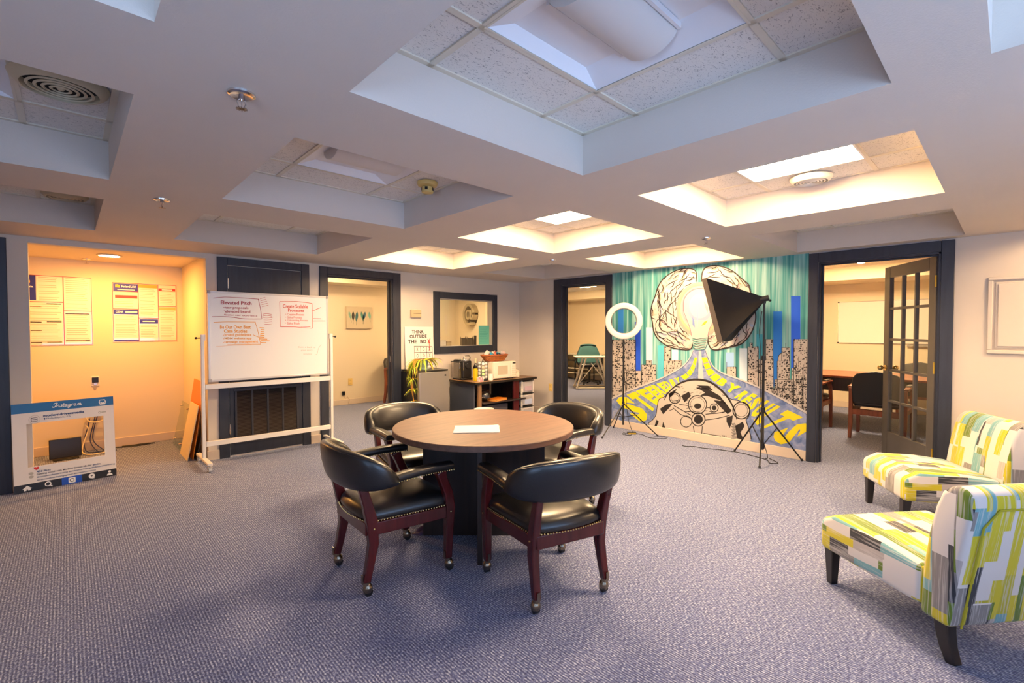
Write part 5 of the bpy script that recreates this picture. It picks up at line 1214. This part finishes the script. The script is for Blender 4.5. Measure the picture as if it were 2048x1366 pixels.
m.build('socket_teal', mpaint('6fb8ae'), mu); im.build('socket_ink', mpaint('3a3a3c'), mu)
# rider seen from behind with headlamps
m = MB(); BODY = spline([(462,793),(500,735),(525,690),(540,590),(560,545),(610,525),(640,470),(700,420),(780,388),(880,372),(980,382),(1070,420),(1150,490),(1210,545),(1290,565),(1360,600),(1395,650),(1385,710),(1362,745),(1385,820),(1400,940),(1240,925),(1000,885),(700,835)], 5, True)
poly(m, BODY, A4(8)); m.build('rider_fill', mpaint('eee2d4'), mu)
im = MB(); ribbon(im, spline([(600,560),(640,490),(710,425),(800,382),(900,368),(1010,385),(1100,440),(1180,520),(1230,600),(1262,680),(1275,740)]), [6+14*math.sin(PI*k/80) for k in range(81)], A4(9))
ribbon(im, BODY[:30], 6, A4(9)); ribbon(im, BODY[62:100], 7, A4(9))
for cx, cy, r, w_ in ((910,602,85,9), (910,602,66,3), (700,540,50,9), (700,540,36,4), (918,738,62,9), (805,758,52,7), (1318,655,78,10), (1318,655,58,4), (1065,632,38,8)): ribbon(im, circ(cx, cy, r, r, 30), w_, A4(9), True)
poly(im, circ(918, 738, 42), A4(9)); poly(im, circ(912, 615, 34, 26), A4(9)); poly(im, circ(1065, 632, 22), A4(9))
for a in ([(690,610),(760,650),(850,700)], [(680,630),(750,690),(840,725)], [(985,690),(1090,682),(1200,660)], [(980,745),(1100,728),(1210,700)], [(740,600),(820,610)], [(1000,630),(1030,632)], [(870,800),(880,870)], [(955,800),(950,870)]): ribbon(im, a, 7, A4(9))
for a in ([(900,440),(1000,450),(1120,520),(1180,600),(1120,560),(1000,520),(930,520),(980,490)], [(1180,720),(1240,700),(1230,770),(1210,820),(1180,760)], [(1060,560),(1160,570),(1230,660),(1190,690),(1100,600)], [(1260,800),(1330,760),(1350,800),(1310,860),(1340,930),(1280,915)], [(560,640),(620,600),(680,590),(640,640),(590,690)], [(640,500),(720,450),(700,490),(650,540)], [(590,760),(610,820),(580,815)], [(530,740),(550,760),(530,805),(510,800)], [(900,420),(1010,425),(1060,470),(960,450)], [(760,520),(830,480),(850,520),(790,580)]): poly(im, a, A4(9))
rr_ = random.Random(4)
for k in range(46):
    x, y = rr_.uniform(640, 1180), rr_.uniform(420, 690); a = rr_.uniform(-.4, .4); L = rr_.uniform(15, 45)
    if inside((x, y), BODY) and y > 430: ribbon(im, [(x, y), (x+L*math.cos(a), y+L*math.sin(a))], rr_.uniform(2, 6), A4(9))
for k in range(16): y = 780+9*k; ribbon(im, [(1225+6*(k % 3), y), (1260+10*(k % 4), y-6)], 4, A4(9))
im.build('rider_ink', mpaint('2b211d'), mu)
m = MB(); text_fit('ART', 0, 1, 0, 1, lambda u, v: A4(9)(1138+46*u, 898-16*v+8*u), m, .02); ribbon(m, spline([(965,868),(1000,872),(1040,882),(1090,888),(1130,893)]), 6, A4(9)); m.build('signature', mpaint('5a5048'), mu)
# ================================================================== RING LIGHT
def tripod(t, cx, feet, zh, zc, r, m, brace=None):
    for f in feet:
        d = MB(); d.cyl((0, 0, zh), (f[0], f[1], .006), r, r*.85, 8); d.build('leg', m, t, smooth=True)
        MB().cyl((f[0]*.985, f[1]*.985, .022), (f[0], f[1], .002), r*1.3, n=8).build('rubber_foot', BLACK, t)
        MB().cyl((0, 0, zc), (f[0]*.36, f[1]*.36, zh*.64), r*.6, n=6).build('strut', m, t)
rlx, rly = 5.24, 3.445
rl = thing('ring_light', 'white ring light on slim black tripod before the mural', 'ring light', (rlx, rly, 0))
tripod(rl, 0, [(4.829-rlx, 3.48-rly), (5.437-rlx, 3.057-rly), (.22, .30)], .40, .22, .008, BLACKM)
b = MB(); b.cyl((0,0,.12), (0,0,1.20), .011, n=10); b.cyl((0,0,.60), (0,0,1.20), .009, n=10); b.build('pole', BLACKM, rl, smooth=True)
for z in (.22, .40, .72, 1.0): MB().cyl((0,0,z-.022), (0,0,z+.022), .018, n=12).build('collar', BLACK, rl, smooth=True)
b = MB(); b.cyl((0,0,1.19), (0,0,1.235), .013, n=10); b.box(-.03, .03, -.012, .012, 1.165, 1.185); b.build('swivel_head', BLACK, rl, bevel=.003)
ra = math.atan2(-rly, -rlx) + R(4)
RMx = Matrix.Rotation(ra, 3, 'Z') @ Matrix.Rotation(R(90), 3, 'Y')
g = MB(); NR = 48
def rg(u, v):
    a = 2*PI*u; q = 2*PI*v; rr = .200 + .036*math.copysign(abs(math.cos(q))**.7, math.cos(q)); zz = .016*math.copysign(abs(math.sin(q))**.7, math.sin(q))
    return RMx @ Vector((rr*math.cos(a), rr*math.sin(a), zz)) + Vector((0, 0, 1.468))
g.grid(rg, NR, 14, True, True); g.build('ring_lamp', mat('ring_white', hexc('d2cac2'), .4), rl, smooth=True)
g = MB().grid(lambda u, v: RMx @ Vector(((.160+.004*math.cos(2*PI*v))*math.cos(2*PI*u), (.160+.004*math.cos(2*PI*v))*math.sin(2*PI*u), -.010+.006*math.sin(2*PI*v))) + Vector((0, 0, 1.468)), NR, 6, True, True); g.build('inner_rim', mat('rim_grey', hexc('8c8884'), .5), rl, smooth=True)
cable('light_cord', 'thin black cord running from ring light to carpet adapter', [(rlx+.012, rly, .9), (rlx+.03, rly-.02, .5), (rlx+.04, rly-.05, .2), (rlx+.06, rly-.10, .01), (5.28, 3.46, .006), (5.20, 3.42, .006), (5.22, 3.32, .006), (5.31, 3.37, .012)], .0035, KC, 'cord')
ad = tag(MB().box(-.055, .055, -.03, .03, 0, .03).build('power_adapter', mat('adapter_black', (.02, .018, .01), .4), bevel=.006), 'black power adapter brick with yellow edge lying by the mural', 'adapter'); ad.location = (5.315, 3.365, 0); ad.rotation_euler = (0, 0, R(-45))
MB().box(-.05, .05, -.031, -.029, .004, .02).build('yellow_label', paint('b89a20'), ad)
cable('adapter_cord', 'black cord trailing from adapter along the carpet', [(5.345, 3.33, .012), (5.36, 3.22, .005), (5.28, 3.10, .005), (5.33, 2.96, .005), (5.44, 2.93, .005), (5.46, 3.02, .005), (5.40, 3.10, .005)], .0035, KC, 'cord')
cable('loose_cord', 'black power cord with plug lying below the painted rider', [(5.173, 2.603, .012), (5.20, 2.56, .005), (5.26, 2.50, .005), (5.26, 2.40, .005), (5.32, 2.25, .005), (5.36, 2.05, .005), (5.33, 1.90, .005), (5.26, 1.72, .005), (5.16, 1.66, .005), (5.22, 1.60, .005), (5.28, 1.70, .02)], .004, KC, 'cord')
# ================================================================== SOFTBOX
sx_, sy_ = 5.28, 1.77
so = thing('softbox_light', 'black fabric softbox lamp on tripod before the mural', 'softbox', (sx_, sy_, 0))
tripod(so, 0, [(4.903-sx_, 1.667-sy_), (5.386-sx_, 2.094-sy_), (5.50-sx_, 1.46-sy_)], .52, .14, .009, BLACKM)
MB().cyl((0,0,.10), (0,0,.55), .014, n=10).build('centre_tube', mat('tube_grey', (.12, .11, .10), .3, .7), so, smooth=True)
b = MB(); b.cyl((0,0,.45), (0,0,1.08), .013, n=10); b.cyl((0,0,1.0), (0,0,1.64), .010, n=10); b.build('pole', BLACKM, so, smooth=True)
for z in (.14, .52, 1.06): MB().cyl((0,0,z-.025), (0,0,z+.025), .022, n=12).build('collar', BLACK, so, smooth=True)
b = MB(); b.cyl((0,0,1.63), (0,0,1.70), .016, n=12); b.cyl((0,0,1.66), R_*.05+Vector((0,0,1.66)), .005, n=8); b.ball(R_*.06+Vector((0,0,1.66)), .013, 10, 6); b.build('tilt_bracket', BLACK, so, smooth=True)
Fh = Vector((math.cos(PSI), math.sin(PSI), 0)); al = R(35); tl = R(14)
dh = -R_*math.cos(al) + Fh*math.sin(al); dv = dh*math.cos(tl) - Vector((0,0,1))*math.sin(tl); uv_ = Vector((0,0,1))*math.cos(tl) + dh*math.sin(tl); sd_ = Fh*math.cos(al) + R_*math.sin(al)
ap = Vector((0,0,1.675)) - R_*.008; fc = ap + dv*.44
SBF = mat('softbox_fabric', (.014, .011, .010), .6, bump=.3, bscale=14, spec=.3)
cor = [fc - sd_*.25 + uv_*.345, fc + sd_*.25 + uv_*.345, fc + sd_*.25 - uv_*.345, fc - sd_*.25 - uv_*.345]
apc = [ap + (c - fc)*.07 for c in cor]
for k in range(4):
    a, b_, c_, d_ = apc[k], apc[(k+1) % 4], cor[(k+1) % 4], cor[k]; nn = (b_-a).cross(d_-a).normalized()
    if nn.dot((a+c_)/2 - (ap+fc)/2) < 0: nn = -nn
    g = MB().grid(lambda u, v: a.lerp(b_, v).lerp(d_.lerp(c_, v), u) - nn*.035*math.sin(PI*u)*math.sin(PI*v) + nn*.006*math.sin(9*v+3*u)*math.sin(PI*u)*math.sin(PI*v), 14, 14)
    g.build('fabric_panel', SBF, so, smooth=True, fix=False)
lp = MB()
for k in range(4):
    a, b_ = cor[k], cor[(k+1) % 4]; lp.add([a, b_, b_+dv*.05, a+dv*.05], [(0,1,2,3)])
lp.build('front_lip', mat('lip_fabric', (.10, .075, .055), .6), so, fix=False)
MB().add([c + dv*.006 for c in cor], [(0,1,2,3)]).build('diffuser_cloth', mat('diffuser_cloth', hexc('e8e4de'), .8), so)
MB().cyl(ap - dv*.05, ap + dv*.03, .03, .03, 14).build('lamp_socket', BLACK, so, smooth=True)
cable('hanging_cord', 'black cord hanging down the softbox pole', [(sx_-.02, sy_+.015, 1.55), (sx_-.04, sy_+.03, 1.35), (sx_-.03, sy_+.02, 1.1), (sx_-.02, sy_+.02, .7), (sx_-.03, sy_+.02, .35), (sx_-.0, sy_-.05, .05), (sx_+.02, sy_-.02, .006)], .0035, KC, 'cord')
# ================================================================== OFFICE BEYOND DOORWAY 1
fc_ = thing('feather_canvas', 'beige canvas with six painted feathers on the office wall', 'canvas', (3.655, 8.23, 1.375))
MB().box(0, .49, -.04, -.001, 0, .40).build('canvas_panel', mat('canvas_greige', hexc('cdbfa2'), .7), fc_, bevel=.002)
FCOL = ['8fb8a4', '3a302c', '2c6a74', '5aa090', '1f5670', '7ab4a2']; FT = [.02, .0, -.01, .02, -.02, .01]
for k in range(6):
    cx = .045 + .077*k; hh = (.20, .23, .25, .23, .22, .19)[k]; z0 = .31; P = lambda u, v: (u, -.0412, v); m = MB()
    pts = []
    for s in (1, -1):
        R_q = range(11) if s == 1 else range(10, -1, -1)
        for i in R_q: t = i/10; pts.append((cx + s*.026*math.sin(PI*min(1, t*1.05))**.7 + FT[k]*t*2, z0 - hh*.75*t))
    poly(m, pts, P); m.build('feather', paint(FCOL[k], .6), fc_)
    m = MB(); ribbon(m, [(cx, z0), (cx+FT[k], z0-hh*.4), (cx+FT[k]*2.2, z0-hh)], .005, lambda u, v: (u, -.0418, v)); m.build('quill', paint('6a7a6c', .6), fc_)
def side_chair(label, loc, rz, full=True):
    t = thing('office_chair', label, 'chair', (*loc, 0), rz)
    MB().box(-.25, .25, -.22, .25, .40, .47).build('seat', LEATHER, t, bevel=.025, seg=3)
    pr = [(-.245, 0), (-.255, .20), (-.24, .36), (-.20, .43), (-.10, .455), (0, .475), (.10, .455), (.20, .43), (.24, .36), (.255, .20), (.245, 0)]
    MB().prism(pr, lambda u, v, d: (u, -.235+d-.10*v/.475, .445+v*.86), -.035, .035).build('backrest', LEATHER, t, bevel=.012, seg=3)
    for s in (-1, 1):
        MB().bar([(s*.275, .235, 0), (s*.275, .225, .40), (s*.272, .20, .55), (s*.272, .13, .635)], [.035, .042, .04, .045], [.04, .05, .045, .06]).build('leg', CHERRY, t, smooth=True, bevel=.005)
        MB().bar([(s*.265, -.30, 0), (s*.265, -.26, .20), (s*.265, -.25, .42), (s*.268, -.27, .63)], [.034, .042, .042, .036], [.04, .05, .055, .04]).build('leg', CHERRY, t, smooth=True, bevel=.005)
        MB().bar([(s*.272, -.27, .64), (s*.272, 0, .655), (s*.272, .22, .645)], .055, .03).build('armrest', CHERRY, t, smooth=True, bevel=.008)
        MB().box(s*.272-.025, s*.272+.025, -.10, .14, .663, .682).build('arm_pad', LEATHER, t, bevel=.008)
    b = MB(); b.box(-.26, .26, -.275, -.235, .30, .37); b.box(-.26, .26, .205, .245, .34, .40)
    for s in (-1, 1): b.box(s*.262-.015, s*.262+.015, -.25, .22, .33, .39)
    b.build('seat_rail', CHERRY, t, bevel=.004)
    return t
side_chair('dark wooden armchair half hidden by the doorway jamb in the office', (4.60, 7.75), R(200))
# metal @ sign on the office side wall
sg = thing('at_sign', 'large metal at sign letter mounted behind the navy window', 'sign', (6.10, 7.63, 1.66), -PI/2)
def slab_stroke(mb, pts, w, d0, d1):
    P = [Vector(p) for p in pts]; N = len(P); L = []; Rr = []
    for i in range(N):
        t = (P[min(i+1, N-1)] - P[max(i-1, 0)]).normalized(); n = Vector((-t.y, t.x))*w/2; L.append(P[i]+n); Rr.append(P[i]-n)
    vs = [(p.x, d, p.y) for d in (d0, d1) for p in L+Rr]; M = 2*N; fs = []
    for i in range(N-1): fs += [(i, i+1, N+i+1, N+i), (M+i, M+N+i, M+N+i+1, M+i+1), (i, M+i, M+i+1, i+1), (N+i, N+i+1, M+N+i+1, M+N+i)]
    fs += [(0, N, M+N, M), (N-1, M+N-1, M+2*N-1, 2*N-1)]; mb.add(vs, fs)
SGM = mat('sign_metal', hexc('b9aa8c'), .4, .3); ga = MB()
slab_stroke(ga, [(.155*math.cos(a_), .20*math.sin(a_)) for a_ in [R(-58) - R(292)*k/36 + R(360) for k in range(37)]][::-1], .062, -.13, -.004); ga.build('outer_stroke', SGM, sg, bevel=.004)
ga = MB(); slab_stroke(ga, [(-.012+.062*math.cos(a_), .0+.085*math.sin(a_)) for a_ in [2*PI*k/24 for k in range(25)]], .042, -.13, -.004); ga.build('inner_bowl', SGM, sg, bevel=.003)
ga = MB(); slab_stroke(ga, [(.062, .10), (.062, -.04), (.075, -.09), (.11, -.09), (.140, -.045), (.152, .0)], .042, -.13, -.004); ga.build('stem', SGM, sg, bevel=.003)
MB().prism([(.17*math.cos(2*PI*k/32), .215*math.sin(2*PI*k/32)) for k in range(32)], lambda u, v, d: (u, d, v), -.004, -.001).build('back_plate', mat('sign_dark', hexc('3a3026'), .6), sg)
tag(MB().box(0, .215, -.003, 0, 0, .30).build('teal_notice', mat('teal_paper', hexc('6cc4b0'), .6)), 'teal notice sheet taped inside the navy window', 'notice'); nt_ = bpy.data.objects['teal_notice']; nt_.location = (4.70, YL+.049, 1.118)
m = MB()
for k in range(9): ribbon(m, [(.02, .26-.026*k), (.19-.02*(k % 3), .26-.026*k)], .004, lambda u, v: (u, -.0038, v))
m.build('small_print', paint('3f9a8a'), nt_)
def ledge_box(name, label, cat, x, y, w, d, h, m, rz=0):
    t = thing(name, label, cat, (x, y, 1.1155), rz)
    MB().box(-w/2, w/2, -d/2, d/2, 0, h).build('body', m, t, bevel=.003); MB().box(-w/2-.002, w/2+.002, -d/2-.002, d/2+.002, h*.82, h*.88).build('band', mat('band_brown', hexc('8a6a4a'), .6), t); return t
ledge_box('small_box', 'small white box with red lettering on the window ledge', 'box', 4.035, YL+.082, .10, .045, .085, mat('box_white', hexc('e6d8c2'), .6))
ledge_box('red_box', 'tiny red topped box on the window ledge corner', 'box', 3.962, YL+.082, .045, .04, .145, mat('box_red', hexc('b83a34'), .6)).location.z = 1.1155
ledge_box('tan_box', 'low tan carton on the window ledge', 'box', 4.14, YL+.082, .085, .045, .065, mat('box_tan', hexc('cbb083'), .6))
def sorter(x, label, rz):
    t = thing('desk_sorter', label, 'organiser', (x, YL+.082, 1.1155), rz); G = mat('sorter_grey', hexc('6a5c4a'), .5)
    MB().box(-.055, .055, -.022, .022, 0, .006).build('tray', G, t)
    for s in (-1, 1): MB().prism([(-.022, .006), (.022, .006), (.022, .135), (-.022, .085)], lambda u, v, d: (s*.05+d, u, v), -.003, .003).build('divider', G, t)
    MB().box(-.047, .047, .014, .020, .006, .115).build('back_plate', G, t)
sorter(4.43, 'brown slanted desk organiser on the window ledge', R(4)); sorter(4.56, 'second brown desk organiser nearer the teal notice', R(-4))
tag(MB().prism([(-.016,-.016),(.016,-.016),(.016,.016),(-.016,.016)], lambda u, v, d: (u+4.655, v+YL+.082, d), 1.1155, 1.265).build('dark_canister', mat('canister_dark', hexc('4a3f36'), .5), bevel=.004), 'slim dark canister on the window ledge', 'canister')
# ================================================================== ROOM WITH TRESTLE DESK (doorway 2)
td = thing('trestle_desk', 'white topped trestle desk with A frame legs in far room', 'desk', (8.86, 6.66, 0), va)
TW = mat('trestle_white', hexc('e4dac8'), .5); MB().box(-.42, .85, -.28, .22, .715, .74).build('desktop', TW, td, bevel=.003)
for s in (-.36, .36):
    for e in (-1, 1):
        MB().obox((s, 0, 0), (.001, .001, .001), Matrix.Identity(3)) if False else None
for yy in (-.26, .19):
    b = MB(); b.cyl((-.19, yy, .715), (-.40, yy, .01), .022, n=8); b.cyl((.10, yy, .715), (.34, yy, .01), .022, n=8); b.cyl((-.36, yy, .12), (.02, yy, .60), .009, n=6) if yy < 0 else None; b.cyl((.30, yy, .12), (-.08, yy, .60), .009, n=6) if yy < 0 else None; b.cyl((-.42, yy, .03), (.36, yy, .03), .018, n=8); b.build('trestle_frame', TW, td, smooth=True)
oc = thing('swivel_chair', 'black swivel chair draped with a teal jacket', 'chair', (9.40, 7.16, 0), va)
b = MB()
for k in range(5):
    a = 2*PI*k/5+.3; b.cyl((0, 0, .10), (.29*math.cos(a), .29*math.sin(a), .07), .022, .016, 8)
b.cyl((0,0,.06), (0,0,.44), .028, n=12); b.build('star_base', BLACK, oc, smooth=True)
for k in range(5): a = 2*PI*k/5+.3; MB().cyl((.29*math.cos(a)-.02, .29*math.sin(a), .03), (.29*math.cos(a)+.02, .29*math.sin(a), .03), .03, n=12).build('caster', BLACK, oc, smooth=True)
MB().box(-.25, .25, -.24, .24, .44, .52).build('seat', LEATHER, oc, bevel=.035, seg=3)
MB().prism([(-.22, .55), (-.27, .76), (-.20, .95), (.20, .95), (.27, .76), (.22, .55)], lambda u, v, d: (u, d, v), .20, .26).build('backrest', LEATHER, oc, bevel=.02)
for s in (-1, 1): MB().tube([(s*.25, .1, .47), (s*.31, .08, .56), (s*.31, .05, .70), (s*.30, -.12, .72)], .018, 8).build('armrest', BLACK, oc, smooth=True)
jk2 = MB()
for sgn, yo in ((-1, .175), (1, .285)):
    jk2.grid(lambda u, v: ((u-.5)*(.40+.24*v**.8) + .008*math.sin(9*v+4*u), .23 + (yo-.23)*min(1, v*5) + sgn*(.05*v + .012*math.sin(13*u)*v), .985 - .47*v - .03*(2*u-1)**2*(1-v)), 15, 12)
jk2.grid(lambda u, v: ((u-.5)*.40, .175+.11*v, .985 + .012*math.sin(PI*v) - .03*(2*u-1)**2), 15, 4)
o = jk2.build('teal_jacket', mat('jacket_teal', hexc('3f6f74'), .8), smooth=True); s = o.modifiers.new('s', 'SOLIDIFY'); s.thickness = .014; o.location = (9.40, 7.16, 0); o.rotation_euler = (0, 0, va); tag(o, 'teal jacket draped over the swivel chair back', 'jacket')
cs = thing('console_table', 'pale open console with dark uprights against the far wall', 'console', (10.11, 8.12, 0), PI/2)
MB().box(-.75, .60, -.22, .22, .68, .70).build('top', TW, cs)
for z in (.18, .30, .50): MB().box(-.72, .57, -.18, .20, z, z+.018).build('shelf', TW if z != .50 else DARKW, cs)
for x in (-.72, -.10, .54): MB().box(x, x+.03, -.20, -.17, 0, .68).build('upright', DARKW, cs)
for x in (-.72, -.10, .54): MB().box(x, x+.03, .17, .20, 0, .68).build('upright', DARKW, cs)
# ================================================================== MEETING ROOM (french door)
mt = thing('meeting_table', 'reddish brown meeting room table with dark apron', 'table', (8.22, 1.35, 0))
MB().box(-.42, .62, -1.7, .95, .685, .715).build('tabletop', CHERRY, mt, bevel=.006); MB().box(-.36, -.33, -1.5, .85, .50, .685).build('apron', ESPRESSO, mt)
for y in (-1.4, .7): MB().box(-.25, .45, y-.03, y+.03, 0, .685).build('base_panel', ESPRESSO, mt)
side_chair('black leather armchair with red wood legs backed to the french door', (7.41, 1.105), -PI/2)
side_chair('black leather armchair cut off by the right doorway jamb', (7.48, 1.98), -PI/2)
side_chair('black leather armchair across the meeting table seen through glass', (9.22, .95), PI/2)
mwb = thing('wall_whiteboard', 'blank white wall board in the meeting room', 'whiteboard', (9.86, .60, 1.13), -PI/2)
wY0 = -(at(1677, 650, 'x', 9.86).y - .60)
MB().box(wY0, 1.0, -.012, 0, 0, .70).build('board', mat('wallboard_white', hexc('f0e9df'), .2), mwb, bevel=.002)
f = MB(); f.box(wY0, 1.0, -.016, 0, -.012, 0); f.box(wY0, 1.0, -.016, 0, .70, .712); f.box(wY0-.01, wY0, -.016, 0, -.012, .712); f.build('board_frame', CHROME, mwb)
for z in (0, .70): MB().box(wY0-.012, wY0+.012, -.018, 0, z-.01, z+.01).build('corner_cap', BLACK, mwb)
MB().box(-.55, .35, -.06, -.012, -.045, -.02).build('pen_tray', mat('tray_grey', hexc('a09a90'), .4), mwb)
